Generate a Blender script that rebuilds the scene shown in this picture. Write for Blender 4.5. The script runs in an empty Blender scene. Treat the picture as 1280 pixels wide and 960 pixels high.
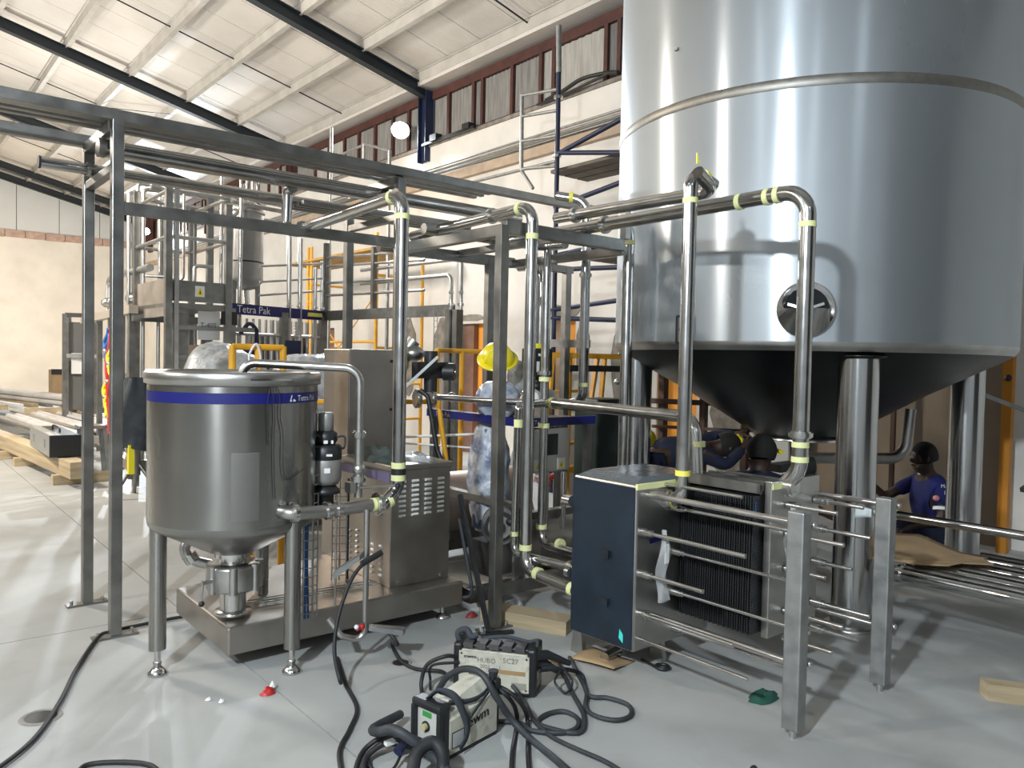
import bpy, math, random
from mathutils import Vector, Matrix, noise
random.seed(7)
S = bpy.context.scene
COL = S.collection
D = bpy.data

# ------------------------------------------------------------------ camera
YAW, PITCH, ROLL, FPX = 0.878567, 0.0312623, 0.020798, 974.83
fwd = Vector((math.cos(YAW)*math.cos(PITCH), math.sin(YAW)*math.cos(PITCH), -math.sin(PITCH)))
rgt0 = Vector((math.sin(YAW), -math.cos(YAW), 0)); up0 = rgt0.cross(fwd)
rgt = math.cos(ROLL)*rgt0 + math.sin(ROLL)*up0
upv = -math.sin(ROLL)*rgt0 + math.cos(ROLL)*up0
cd = D.cameras.new('camera'); cam = D.objects.new('camera', cd); COL.objects.link(cam)
m = Matrix((rgt, upv, -fwd)).transposed().to_4x4(); m.translation = (0, 0, 1.65)
cam.matrix_world = m
cd.sensor_width = 36; cd.lens = 36*FPX/1280; cd.clip_start = .05; cd.clip_end = 200
S.camera = cam

# ------------------------------------------------------------------ world, exposure
W = D.worlds.new('world'); S.world = W; W.use_nodes = True
bg = W.node_tree.nodes['Background']; bg.inputs[0].default_value = (.72, .80, .92, 1); bg.inputs[1].default_value = .05
S.view_settings.view_transform = 'Standard'; S.view_settings.look = 'None'
S.view_settings.gamma = 1; S.view_settings.exposure = 0.0; S.view_settings.use_curve_mapping = False

# ------------------------------------------------------------------ large lights
def area(name, loc, target, power, size, color, size_y=None, spread=None):
    l = D.lights.new(name, 'AREA'); l.energy = power; l.color = color; l.size = size
    if size_y: l.shape = 'RECTANGLE'; l.size_y = size_y
    if spread: l.spread = spread
    o = D.objects.new(name, l); COL.objects.link(o); o.location = loc
    o.rotation_euler = (Vector(target)-Vector(loc)).to_track_quat('-Z', 'Y').to_euler()
    return o
COOL = (.86, .94, 1.0); WARM = (1.0, .82, .62); NEUT = (1, .93, .84)
area('flood_light_behind', (-2.0, .5, 3.7), (4.2, 2.6, 1.2), 370, .2, COOL)
area('flood_light_side', (-5.0, 5.8, 5.2), (3.2, 3.2, .6), 210, .22, NEUT)
area('flood_light_far', (1.2, 25.5, 1.6), (4.6, 32, 2.6), 540, .8, WARM)
area('far_roof_fill', (2.5, 19, 3.4), (3.4, 22, 8), 320, 1.2, (1, .91, .80))  # added fill light aimed up at the far roof, no visible fixture
area('mid_hall_fill', (-1.5, 12, 5.5), (4, 12, 1.0), 760, 1.0, (1, .89, .77))  # added warm fill for the left floor and mid hall, no visible fixture
area('roof_fill_up', (0.5, 8.5, 4.6), (4.5, 13, 8), 200, 1.0, (1, .92, .82))  # added upward fill that brightens the roof, no visible fixture
for i, (x, y, e) in enumerate(((-4.5, -3.5, 80), (-.5, -5.5, 90), (-8.5, -5.5, 130), (-9, 1.5, 100), (-4, 2.5, 30))):
    area('high_bay_fill', (x, y, 7.2), (x-.8, y-1.0, 0), e, .35, (.86, .93, 1.0))  # unseen high bays; number, places and power set to fill the tank's reflections
area('roof_bounce_fill', (-3.5, 15, 2.2), (1.5, 19, 8), 320, 1.5, (1, .90, .78))  # added light standing in for bounce onto the roof, no fixture there

# ------------------------------------------------------------------ materials
MATS = {}
def mat(name, col, rough=.5, metal=0, var=.0, vscale=4, bump=0, bscale=60, stretch=None, aniso=0, alpha=1, emit=None, es=1, spec=None, col2=None, trans=0, coat=0, dirt=0, dcol=(.1,.09,.08)):
    if name in MATS: return MATS[name]
    M = D.materials.new(name); M.use_nodes = True; nt = M.node_tree; N = nt.nodes; L = nt.links
    b = N['Principled BSDF']
    b.inputs['Base Color'].default_value = (*col, 1); b.inputs['Roughness'].default_value = rough; b.inputs['Metallic'].default_value = metal
    if spec is not None: b.inputs['Specular IOR Level'].default_value = spec
    if alpha < 1: b.inputs['Alpha'].default_value = alpha
    if trans: b.inputs['Transmission Weight'].default_value = trans
    if coat: b.inputs['Coat Weight'].default_value = coat
    if emit: b.inputs['Emission Color'].default_value = (*emit, 1); b.inputs['Emission Strength'].default_value = es
    geo = N.new('ShaderNodeNewGeometry'); mp = N.new('ShaderNodeMapping'); L.new(geo.outputs['Position'], mp.inputs[0])
    if stretch: mp.inputs['Scale'].default_value = stretch
    if var or dirt:
        t = N.new('ShaderNodeTexNoise'); t.inputs['Scale'].default_value = vscale; t.inputs['Detail'].default_value = 5; L.new(mp.outputs[0], t.inputs[0])
        r = N.new('ShaderNodeValToRGB'); L.new(t.outputs[0], r.inputs[0])
        c2 = col2 or tuple(c*(1+var) for c in col); c1 = tuple(c*(1-var) for c in col)
        r.color_ramp.elements[0].position = .32; r.color_ramp.elements[1].position = .68
        r.color_ramp.elements[0].color = (*c1, 1); r.color_ramp.elements[1].color = (*[min(1, c) for c in c2], 1)
        out = r.outputs[0]
        if dirt:
            t2 = N.new('ShaderNodeTexNoise'); t2.inputs['Scale'].default_value = vscale*2.7; t2.inputs['Detail'].default_value = 8; L.new(geo.outputs['Position'], t2.inputs[0])
            r2 = N.new('ShaderNodeValToRGB'); L.new(t2.outputs[0], r2.inputs[0]); r2.color_ramp.elements[0].position = .52; r2.color_ramp.elements[1].position = .75
            mr = N.new('ShaderNodeMath'); mr.operation = 'MULTIPLY'; mr.inputs[1].default_value = dirt; L.new(r2.outputs[0], mr.inputs[0])
            mx = N.new('ShaderNodeMixRGB'); L.new(mr.outputs[0], mx.inputs[0]); L.new(out, mx.inputs[1]); mx.inputs[2].default_value = (*dcol, 1); out = mx.outputs[0]
        L.new(out, b.inputs['Base Color'])
        if metal > .5:
            ma = N.new('ShaderNodeMath'); ma.operation = 'MULTIPLY_ADD'; L.new(t.outputs[0], ma.inputs[0]); ma.inputs[1].default_value = .18; ma.inputs[2].default_value = rough-.09
            L.new(ma.outputs[0], b.inputs['Roughness'])
    if bump:
        t = N.new('ShaderNodeTexNoise'); t.inputs['Scale'].default_value = bscale; t.inputs['Detail'].default_value = 4; L.new(mp.outputs[0], t.inputs[0])
        bp = N.new('ShaderNodeBump'); bp.inputs['Strength'].default_value = bump; bp.inputs['Distance'].default_value = .01
        L.new(t.outputs[0], bp.inputs['Height']); L.new(bp.outputs[0], b.inputs['Normal'])
    if aniso:
        b.inputs['Anisotropic'].default_value = aniso; b.inputs['Anisotropic Rotation'].default_value = .25
        tg = N.new('ShaderNodeTangent'); tg.direction_type = 'RADIAL'; tg.axis = 'Z'; L.new(tg.outputs[0], b.inputs['Tangent'])
    MATS[name] = M
    return M
SS = mat('stainless_satin', (.50, .49, .47), .34, 1, .10, 7, stretch=(1, 1, 1))
SSD = mat('stainless_square_tube', (.27, .268, .255), .42, 1, .16, 9)
SSB = mat('stainless_bright', (.66, .65, .63), .2, 1, .05, 6)
PIPE = mat('stainless_pipe', (.52, .515, .50), .20, 1, .08, 11)
TANK = mat('tank_sheet', (.43, .465, .49), .25, 1, .06, 1.1, stretch=(1, 1, .5), aniso=.86, dirt=.28, dcol=(.40, .43, .45))
def soften(M, rough, fac):
    """second, rougher lobe of the brushed sheet"""
    nt = M.node_tree; N = nt.nodes; L = nt.links; b = N['Principled BSDF']; out = N['Material Output']
    b2 = N.new('ShaderNodeBsdfPrincipled'); b2.inputs['Metallic'].default_value = 1; b2.inputs['Roughness'].default_value = rough
    if b.inputs['Base Color'].links: L.new(b.inputs['Base Color'].links[0].from_socket, b2.inputs['Base Color'])
    else: b2.inputs['Base Color'].default_value = b.inputs['Base Color'].default_value
    mx = N.new('ShaderNodeMixShader'); mx.inputs[0].default_value = fac
    L.new(b.outputs[0], mx.inputs[1]); L.new(b2.outputs[0], mx.inputs[2]); L.new(mx.outputs[0], out.inputs[0])
soften(TANK, .62, .62)
TANKB = mat('tank_weld', (.30, .29, .265), .5, 1, .1, 20)
HOP = mat('hopper_sheet', (.36, .352, .33), .26, 1, .10, 3, stretch=(1, 1, .4), aniso=.75)
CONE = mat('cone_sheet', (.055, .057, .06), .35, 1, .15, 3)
LEGM = mat('tank_leg_tube', (.56, .565, .56), .19, 1, .08, 2, stretch=(6, 6, .3), aniso=.5)
CAB = mat('cabinet_sheet', (.40, .375, .345), .40, 1, .10, 4)
GALV = mat('galvanised', (.33, .34, .335), .5, .85, .15, 14)
DARK = mat('black_plastic', (.015, .016, .018), .45)
RUB = mat('black_rubber', (.014, .015, .017), .6, var=.3, vscale=8)
GREYR = mat('grey_hose', (.030, .035, .040), .6, var=.3, vscale=10)
CREAM = mat('cream_sheet', (.50, .49, .41), .5, var=.12, vscale=9, dirt=.55, dcol=(.16, .14, .10))
NAVY = mat('navy_band', (.006, .009, .13), .4)
WHITE = mat('white_paint', (.75, .76, .75), .6)
BLKTXT = mat('black_print', (.02, .02, .02), .6)
PENCIL = mat('pencil_marks', (.13, .13, .12), .7)
FILM = mat('navy_film', (.010, .019, .031), .38, var=.25, vscale=5, bump=.08, bscale=14)
YEL = mat('yellow_paint', (.72, .36, .02), .45, var=.15, vscale=6)
YELH = mat('yellow_helmet', (.75, .62, .01), .3)
TAPE = mat('yellow_green_tape', (.72, .74, .36), .6)
TAPEY = mat('yellow_tape', (.80, .75, .12), .55)
WOOD = mat('raw_timber', (.42, .335, .21), .75, var=.25, vscale=3, stretch=(1, .2, 6), bump=.2, bscale=20)
CARD = mat('cardboard', (.36, .25, .14), .85, var=.12, vscale=5)
REDP = mat('red_paint', (.45, .02, .02), .45)
REDST = mat('maroon_steel', (.065, .022, .018), .6, var=.3, vscale=5)
BLUE = mat('blue_steel', (.008, .016, .05), .5, var=.2, vscale=6)
RAFT = mat('dark_rafter_paint', (.010, .016, .022), .55)
CLOTHN = mat('navy_cloth', (.004, .007, .024), .85, var=.25, vscale=9)
CLOTHB = mat('royal_blue_cloth', (.004, .009, .10), .85, var=.25, vscale=9)
CLOTHG = mat('dark_grey_cloth', (.035, .042, .05), .85, var=.25, vscale=9)
SKIN = mat('dark_skin', (.035, .017, .010), .55)
HAIR = mat('black_hair', (.008, .007, .006), .9, bump=.3, bscale=200)
GREEN = mat('green_cloth', (.01, .07, .05), .8)
DGREEN = mat('dark_green_sheet', (.02, .04, .038), .45)
CLEAR = mat('clear_plastic_wrap', (.80, .82, .84), .25, alpha=.32, bump=.5, bscale=18)
CLEARW = mat('milky_plastic_wrap', (.42, .44, .45), .3, alpha=.8, bump=1.0, bscale=26, var=.3, vscale=14)
GLASS = mat('dark_glass', (.01, .012, .013), .08)
ORNG = mat('orange_board', (.85, .36, .05), .6)
PLAST = mat('wall_plaster', (.67, .66, .63), .85, var=.07, vscale=1.3, bump=.15, bscale=8, dirt=.18, dcol=(.48, .45, .40))
CLAD = mat('gable_cladding', (.56, .60, .63), .5, var=.04, vscale=.6)
BRICK = mat('clay_block', (.43, .32, .27), .85, var=.2, vscale=5)
CEM = mat('rough_cement', (.23, .215, .19), .95, var=.3, vscale=7, bump=.6, bscale=25)
FIBRE = mat('dusty_fibreglass', (.20, .20, .195), .7, var=.25, vscale=4, stretch=(6, 6, .5))
CONC = mat('floor_concrete', (.35, .36, .35), .62, var=.13, vscale=.9, bump=.05, bscale=30, dirt=.32, dcol=(.17, .165, .15))
SUB = mat('joint_fill', (.07, .07, .065), .9)
GREYB = mat('actuator_grey', (.36, .355, .34), .45, .6)
BLUEW = mat('blue_cable', (.02, .10, .30), .5)
TEAL = mat('teal_sticker', (.05, .62, .55), .5)
WARN = mat('warning_yellow', (.85, .72, .04), .5)
SCREEN = mat('green_display', (.01, .02, .01), .2, emit=(.1, .9, .2), es=.3)
LAMP = mat('lamp_face', (1, 1, 1), .5, emit=(.92, .97, 1), es=40)

def roof_mat():
    M = mat('foil_roof_sheet', (.62, .605, .58), .6, .2, var=.10, vscale=.7)
    nt = M.node_tree; N = nt.nodes; L = nt.links; b = N['Principled BSDF']
    g = N.new('ShaderNodeNewGeometry'); w = N.new('ShaderNodeTexWave'); w.wave_type = 'BANDS'; w.bands_direction = 'Y'; w.inputs['Scale'].default_value = 5.2; w.inputs['Distortion'].default_value = .15
    L.new(g.outputs['Position'], w.inputs[0])
    bp = N.new('ShaderNodeBump'); bp.inputs['Strength'].default_value = .35; bp.inputs['Distance'].default_value = .012
    L.new(w.outputs[1], bp.inputs['Height']); L.new(bp.outputs[0], b.inputs['Normal'])
    return M
ROOF = roof_mat()
def corr_mat():
    M = mat('perforated_mesh', (.05, .055, .06), .4, .6)
    nt = M.node_tree; N = nt.nodes; L = nt.links; b = N['Principled BSDF']
    g = N.new('ShaderNodeNewGeometry'); w = N.new('ShaderNodeTexWave'); w.wave_type = 'BANDS'; w.bands_direction = 'Z'; w.inputs['Scale'].default_value = 28
    L.new(g.outputs['Position'], w.inputs[0])
    r = N.new('ShaderNodeValToRGB'); r.color_ramp.elements[0].color = (.01, .011, .013, 1); r.color_ramp.elements[1].color = (.09, .095, .10, 1)
    L.new(w.outputs[1], r.inputs[0]); L.new(r.outputs[0], b.inputs['Base Color'])
    return M
PLATEM = corr_mat()

# ------------------------------------------------------------------ builders
def V(*a): return Vector(a[0]) if len(a) == 1 else Vector(a)
class MB:
    def __init__(s): s.v = []; s.f = []; s.s = []
    def add(s, vs, fs, sm=False):
        n = len(s.v); s.v += [tuple(v) for v in vs]; s.f += [tuple(i+n for i in f) for f in fs]; s.s += [sm]*len(fs); return s
    def hexa(s, p):   # 8 points: bottom ring 4, top ring 4
        return s.add(p, [(3, 2, 1, 0), (4, 5, 6, 7), (0, 1, 5, 4), (1, 2, 6, 5), (2, 3, 7, 6), (3, 0, 4, 7)])
    def box(s, a, b):
        x0, y0, z0 = [min(a[i], b[i]) for i in range(3)]; x1, y1, z1 = [max(a[i], b[i]) for i in range(3)]
        return s.hexa([(x0, y0, z0), (x1, y0, z0), (x1, y1, z0), (x0, y1, z0), (x0, y0, z1), (x1, y0, z1), (x1, y1, z1), (x0, y1, z1)])
    def bar(s, p, q, w, h=None, up=(0, 0, 1)):
        p, q = V(p), V(q); h = h or w; d = (q-p).normalized(); u = V(up)
        if abs(d.dot(u)) > .95: u = V(1, 0, 0)
        r = d.cross(u).normalized(); u = r.cross(d).normalized(); r *= w/2; u *= h/2
        return s.hexa([p-r-u, p+r-u, q+r-u, q-r-u, p-r+u, p+r+u, q+r+u, q-r+u])
    def tube(s, pts, r, n=14, cap=True, radii=None):
        pts = [V(p) for p in pts]; rings = []; nrm = None; k0 = len(s.v)
        for i, p in enumerate(pts):
            if i == 0: d = pts[1]-p
            elif i == len(pts)-1: d = p-pts[i-1]
            else: d = (pts[i+1]-p).normalized()+(p-pts[i-1]).normalized()
            d = d.normalized() if d.length > 1e-9 else V(0, 0, 1)
            if nrm is None:
                nrm = d.orthogonal().normalized()
            else:
                nrm = (nrm-d*nrm.dot(d)); nrm = nrm.normalized() if nrm.length > 1e-6 else d.orthogonal().normalized()
            b = d.cross(nrm); rr = radii[i] if radii else r
            rings.append([p+(nrm*math.cos(2*math.pi*j/n)+b*math.sin(2*math.pi*j/n))*rr for j in range(n)])
        vs = [v for g in rings for v in g]; fs = []
        for i in range(len(pts)-1):
            for j in range(n):
                k = (j+1) % n; fs.append((i*n+j, i*n+k, (i+1)*n+k, (i+1)*n+j))
        s.add(vs, fs, True)
        if cap:
            s.add(rings[0], [tuple(range(n))[::-1]]); s.add(rings[-1], [tuple(range(n))])
        return s
    def cyl(s, p, q, r, r1=None, n=20): return s.tube([p, q], r, n, True, [r, r if r1 is None else r1])
    def lathe(s, c, prof, n=32, a0=0, a1=2*math.pi, flat=False):
        c = V(c); full = abs(a1-a0-2*math.pi) < 1e-6; m_ = n if full else n+1; vs = []
        for (r, z) in prof:
            for j in range(m_):
                a = a0+(a1-a0)*j/n; vs.append((c.x+r*math.cos(a), c.y+r*math.sin(a), c.z+z))
        fs = []
        for i in range(len(prof)-1):
            for j in range(n):
                k = (j+1) % m_; fs.append((i*m_+j, i*m_+k, (i+1)*m_+k, (i+1)*m_+j))
        return s.add(vs, fs, not flat)
    def ball(s, c, r, n=16, sc=(1, 1, 1), z0=-1, z1=1):
        prof = []; k = n//2
        t0, t1 = math.asin(z0), math.asin(z1)
        vs = []; c = V(c)
        for i in range(k+1):
            t = t0+(t1-t0)*i/k
            for j in range(n):
                a = 2*math.pi*j/n; vs.append((c.x+r*sc[0]*math.cos(t)*math.cos(a), c.y+r*sc[1]*math.cos(t)*math.sin(a), c.z+r*sc[2]*math.sin(t)))
        return s.add(vs, [(i*n+j, i*n+(j+1) % n, (i+1)*n+(j+1) % n, (i+1)*n+j) for i in range(k) for j in range(n)], True)
    def prism(s, poly, off):
        off = V(off); a = [V(p) for p in poly]; b = [p+off for p in a]; n = len(a)
        return s.add(a+b, [tuple(range(n))[::-1], tuple(range(n, 2*n))]+[(i, (i+1) % n, (i+1) % n+n, i+n) for i in range(n)])
    def grid(s, fn, nu, nv, thick=0):
        vs = [V(fn(i/nu, j/nv)) for i in range(nu+1) for j in range(nv+1)]
        return s.add(vs, [(i*(nv+1)+j, (i+1)*(nv+1)+j, (i+1)*(nv+1)+j+1, i*(nv+1)+j+1) for i in range(nu) for j in range(nv)], True)
    def build(s, name, material, parent=None, bev=0, solid=0, mesh=None, xf=None):
        me = D.meshes.new(name)
        off = ORG.get(parent.name, V(0, 0, 0)) if parent else V(0, 0, 0)
        vs = s.v
        if xf is not None: vs = [xf @ V(v) for v in vs]
        me.from_pydata([tuple(V(v)-off) for v in vs], [], s.f)
        me.polygons.foreach_set('use_smooth', s.s); me.materials.append(material); me.update()
        o = D.objects.new(name, me); COL.objects.link(o)
        if parent: o.parent = parent; ORG[o.name] = off
        else: ORG[o.name] = V(0, 0, 0)
        if bev: b_ = o.modifiers.new('bevel', 'BEVEL'); b_.width = bev; b_.segments = 2; b_.limit_method = 'ANGLE'
        if solid: b_ = o.modifiers.new('solid', 'SOLIDIFY'); b_.thickness = solid
        return o
ORG = {}
def thing(name, label, cat, loc=(0, 0, 0), group=None):
    o = D.objects.new(name, None); COL.objects.link(o); o.location = loc; o.empty_display_size = .1
    o['label'] = label; o['category'] = cat
    if group: o['group'] = group
    ORG[o.name] = V(loc); return o
def tag(o, label, cat, group=None):
    o['label'] = label; o['category'] = cat
    if group: o['group'] = group
    return o
def struct(o): o['kind'] = 'structure'; return o
def lab(o, s): o['label'] = s; return o
def fillet(pts, r, n=7):
    pts = [V(p) for p in pts]; out = [pts[0]]
    for i in range(1, len(pts)-1):
        a, b, c = pts[i-1], pts[i], pts[i+1]; u = (a-b); w = (c-b); lu, lw = u.length, w.length; u.normalize(); w.normalize()
        ang = math.acos(max(-1, min(1, u.dot(w))))
        if ang > 3.1: out.append(b); continue
        t = min(r/math.tan(ang/2), lu*.49, lw*.49); rr = t*math.tan(ang/2)
        cdir = (u+w).normalized(); cen = b+cdir*(rr/math.sin(ang/2)); s0 = b+u*t-cen; s1 = b+w*t-cen
        tot = s0.angle(s1)
        for k in range(n+1):
            f = k/n; out.append(cen+(s0*math.sin((1-f)*tot)+s1*math.sin(f*tot))/math.sin(tot))
    out.append(pts[-1]); return out
def crom(pts, n=7):
    P = [V(p) for p in pts]; P = [P[0]*2-P[1]]+P+[P[-1]*2-P[-2]]; out = []
    for i in range(1, len(P)-2):
        for k in range(n):
            t = k/n; a, b, c, d = P[i-1:i+3]
            out.append(.5*((2*b)+(c-a)*t+(2*a-5*b+4*c-d)*t*t+(3*b-a-3*c+d)*t**3))
    out.append(P[-2]); return out
def pipe(name, pts, r, material=None, parent=None, bend=None, n=16, label=None, cat='pipe', group=None):
    o = MB().tube(fillet(pts, bend or r*2.6), r, n).build(name, material or PIPE, parent)
    if label: tag(o, label, cat, group)
    return o
def ring(p, d, r, w, material, parent, name='tape_band', n=18):
    p, d = V(p), V(d).normalized(); return MB().cyl(p-d*w/2, p+d*w/2, r, n=n).build(name, material, parent)
def clamp(p, d, r, parent, name='clamp', material=None):
    p, d = V(p), V(d).normalized(); b = MB()
    b.cyl(p-d*.011, p+d*.011, r*1.42, n=18); b.cyl(p-d*.018, p+d*.018, r*1.2, n=18)
    q = d.orthogonal().normalized()*r*1.5; b.ball(p+q, .011, 8)
    return b.build(name, material or SSB, parent)
def cable(name, pts, r, material, label, cat='cable', parent=None, n=10, group=None):
    o = MB().tube(crom(pts), r, n).build(name, material, parent)
    if not parent: tag(o, label, cat, group)
    return o
def text_mesh(s, size):
    c = D.curves.new('t', 'FONT'); c.body = s; c.size = size; c.resolution_u = 2
    o = D.objects.new('t', c); COL.objects.link(o)
    dg = bpy.context.evaluated_depsgraph_get(); dg.update()
    me = D.meshes.new_from_object(o.evaluated_get(dg))
    vs = [v.co.copy() for v in me.vertices]; fs = [tuple(p.vertices) for p in me.polygons]
    D.objects.remove(o); D.curves.remove(c); D.meshes.remove(me); return vs, fs
def text(s, size, org, xd, yd, material, parent, bold=0, name='lettering', fn=None, sx=1):
    vs, fs = text_mesh(s, size); org, xd, yd = V(org), V(xd).normalized(), V(yd).normalized()
    b = MB()
    if fn: b.add([fn(v.x*sx, v.y) for v in vs], fs)
    else:
        b.add([org+xd*v.x*sx+yd*v.y for v in vs], fs)
        if bold:
            b.add([org+xd*(v.x*sx+bold)+yd*(v.y) for v in vs], fs)
    return b.build(name, material, parent)

# ================================================================== SETTING
# floor: cast slabs with saw-cut joints over a dark joint bed
fl = struct(MB().box((-16, -9, -.05), (9.4, 33, -.012)).build('floor', SUB))
xs = [-14, -8.3, -3.35, 1.55, 6.6, 9.3]; ys = [-9, -4.7, .2, 5.13, 10.1, 15.0, 19.9, 24.8, 33]
for i in range(len(xs)-1):
    for j in range(len(ys)-1):
        MB().box((xs[i]+.004, ys[j]+.004, -.012), (xs[i+1]-.004, ys[j+1]-.004, 0)).build('slab', CONC, fl)
# walls
YF = 32.6; XW = 8.1; SL = .24
struct(MB().box((-14, YF, 0), (8.4, YF+.3, 5.62)).build('wall_far', PLAST))
g = struct(MB().add([(-14, YF+.25, 5.6), (8.4, YF+.25, 5.6), (8.4, YF+.25, 7.0), (-6, YF+.25, 10.6), (-14, YF+.25, 8.6)], [(0, 1, 2, 3, 4)]).build('wall_gable', CLAD))
for k in range(12):
    x1 = 8.1-k*1.33; x0 = x1-1.32; z1 = 6.6+SL*(8-x1); z0 = 6.6+SL*(8-x0)
    MB().prism([(x0+.012, YF+.02, 5.85), (x1, YF+.02, 5.85), (x1, YF+.02, z1), (x0+.012, YF+.02, z0)], (0, .06, 0)).build('panel', CLAD, g)
blk = D.objects
wf = D.objects['wall_far']; random.seed(3)
for k in range(24):
    x1 = 8.1-k*.62; MB().box((x1-.60, YF-.03+random.uniform(-.01, .01), 5.60+random.uniform(-.02, .02)), (x1, YF+.1, 5.86)).build('clay_block', BRICK, wf)
wr = None
# right wall with doorway openings, pieces between them
ops = [(16.05, 16.57, 2.28), (10.55, 11.28, 2.26), (8.32, 8.84, 2.27), (6.1, 6.75, 2.0)]
b = MB(); y = -9
edges = sorted([(o[0], o[1], o[2]) for o in ops])
for (a, c, z) in edges:
    b.box((XW, y, 0), (XW+.25, a, z)); y = c
b.box((XW, y, 0), (XW+.25, YF+.3, 2.0)); 
cur = -9
b = MB()
for (a, c, z) in edges:
    b.box((XW, cur, 0), (XW+.25, a, 5.60)); b.box((XW, a, z), (XW+.25, c, 5.60)); cur = c
b.box((XW, cur, 0), (XW+.25, YF+.3, 5.60))
wr = struct(b.build('wall_right', PLAST))
for i, (a, c, z) in enumerate(edges):   # boards seen in the openings, brown reveal
    if i in (0, 1, 2): MB().box((XW+.20, a+.0, 0), (XW+.24, c-(.30 if i == 2 else 0), z)).build('board', ORNG, wr)
    MB().box((XW+.10, c-.32, 0), (XW+.19, c, z)).build('door_reveal', mat('brown_reveal', (.22, .13, .10), .8, var=.2), wr) if i >= 2 else None
random.seed(11)
def patch(y0, y1, z0, z1):
    n = 22; cy, cz = (y0+y1)/2, (z0+z1)/2; P = []
    for k in range(n):
        a = 2*math.pi*k/n; sq = 1/max(abs(math.cos(a)), abs(math.sin(a))); j = random.uniform(.84, 1.08)
        P.append((XW-.012, cy+(y1-y0)/2*min(1.02, sq*.93)*math.cos(a)*j, max(.0, cz+(z1-z0)/2*min(1.02, sq*.93)*math.sin(a)*j)))
    MB().prism(P, (.03, 0, 0)).build('cement_patch', CEM, wr)
for (y0, y1, z0, z1) in ((11.3, 12.1, .2, 2.5), (12.6, 13.6, .9, 2.45), (8.85, 9.35, .5, 2.35), (8.0, 8.31, .5, 2.45), (8.2, 8.95, 2.3, 2.5), (10.5, 11.3, 2.3, 2.42), (6.8, 7.6, .3, 2.5), (5.2, 5.9, .2, 1.5)):
    patch(y0, y1, z0, z1)
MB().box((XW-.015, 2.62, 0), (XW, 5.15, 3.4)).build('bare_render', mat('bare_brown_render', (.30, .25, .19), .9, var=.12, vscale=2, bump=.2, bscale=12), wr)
# other sides of the hall, outside the frame
struct(MB().box((-14.3, -9, 0), (-14, 33, 8.7)).build('wall_left', mat('left_wall_paint', (.62, .64, .66), .8)))
struct(MB().box((-14, -9.3, 0), (1, -9, 9.6)).build('wall_near', mat('left_wall_paint', (.62, .64, .66), .8)))
struct(MB().box((1, -9.3, 0), (8.4, -9, 7)).build('wall_near_right', mat('dark_near_wall', (.05, .05, .055), .8)))
struct(MB().box((XW, -9, 6.6), (XW+.25, 2, 7.2)).build('trim_3', PLAST))
# clerestory strip windows: one per bay
random.seed(5); wn = 0
for (ya, yb) in ((-5.5, .3), (.5, 6.3), (6.5, 12.28), (12.56, 18.28), (18.5, 24.3), (24.5, 30.3), (30.5, 32.5)):
    wn += 1
    w = struct(MB().box((XW+.02, ya, 6.44), (XW+.16, yb, 6.60)).box((XW+.02, ya, 5.60), (XW+.14, yb, 5.66)).build('window_%d' % wn, REDST))
    if wn == 3: ms = [6.5, 7.6, 7.85, 8.95, 9.25, 9.95, 10.75, 11.0, 11.75, 12.28]
    elif wn == 4: ms = [12.56, 13.1, 13.7, 14.4, 15.1, 15.75, 16.5, 17.2, 18.28]
    else: ms = [ya+(yb-ya)*k/8 for k in range(9)]
    for k in range(len(ms)-1):
        a, c = ms[k], ms[k+1]
        MB().box((XW+.01, a-.03, 5.64), (XW+.13, a+.04, 6.44)).build('mullion', REDST, w)
        lean = random.uniform(-.03, .05); pn = MB()
        z1 = 6.43; nn = 14 if wn in (3, 4) else 6
        def f(u, v, a=a, c=c, lean=lean): return (XW+.07+.012*math.sin(u*nn*3.14159), a+.05+(c-a-.08)*u, 5.65+.78*v)
        pn.grid(f, nn*2, 1); pn.build('pane', FIBRE if random.random() < .75 else mat('paler_fibreglass', (.36, .36, .34), .7, var=.15, vscale=4, stretch=(6, 6, .5)), w)
# ledge trims and conduit runs on the wall
struct(MB().box((XW-.10, 2, 4.80), (XW, YF, 4.95)).build('trim_1', mat('ledge_tan', (.42, .33, .25), .8, var=.15)))
struct(MB().box((XW-.03, 2, 5.56), (XW, YF, 5.62)).build('trim_2', CEM))
for k, z in enumerate((5.00, 5.05, 5.10)):
    tag(MB().cyl((XW-.07-.03*k, 3, z), (XW-.07-.03*k, 29, z), .020, n=8).build('conduit', GALV), 'grey steel conduit along the long wall, %s of three' % ('lowest', 'middle', 'topmost')[k], 'conduit', 'conduits on the long wall')
# ceiling
ce = struct(MB().prism([(8.6, -9, 6.95+SL*-.6), (8.6, 33, 6.95+SL*-.6), (-6, 33, 6.95+SL*14), (-6, -9, 6.95+SL*14)], (0, 0, .04)).prism([(-6, -9, 6.95+SL*14), (-6, 33, 6.95+SL*14), (-14.3, 33, 8.6), (-14.3, -9, 8.6)], (0, 0, .04)).build('ceiling', ROOF))
def zr(x): return 6.48+SL*(8-x)
for k in range(34):
    y0 = 1.0+k*.95
    MB().prism([(8.3, y0, zr(8.3)+.43), (8.3, y0+.935, zr(8.3)+.43), (-5.9, y0+.935, zr(-5.9)+.43), (-5.9, y0, zr(-5.9)+.43)], (0, 0, .015)).build('roof_sheet', ROOF, ce)
PUR = mat('galvanised_purlin', (.50, .49, .46), .55, .25, var=.1, vscale=3)
for x in (7.9, 6.75, 5.58, 4.40, 3.2, 2.0, .8, -.4, -1.6, -2.8, -4.0, -5.2):
    z = zr(x)+.23
    MB().box((x-.03, 1, z), (x+.03, YF, z+.19)).box((x-.031, 1.01, z-.012), (x+.06, YF-.01, z-.001)).box((x-.06, 1.01, z+.165), (x-.031, YF-.01, z+.18)).build('purlin', PUR, ce)
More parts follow.
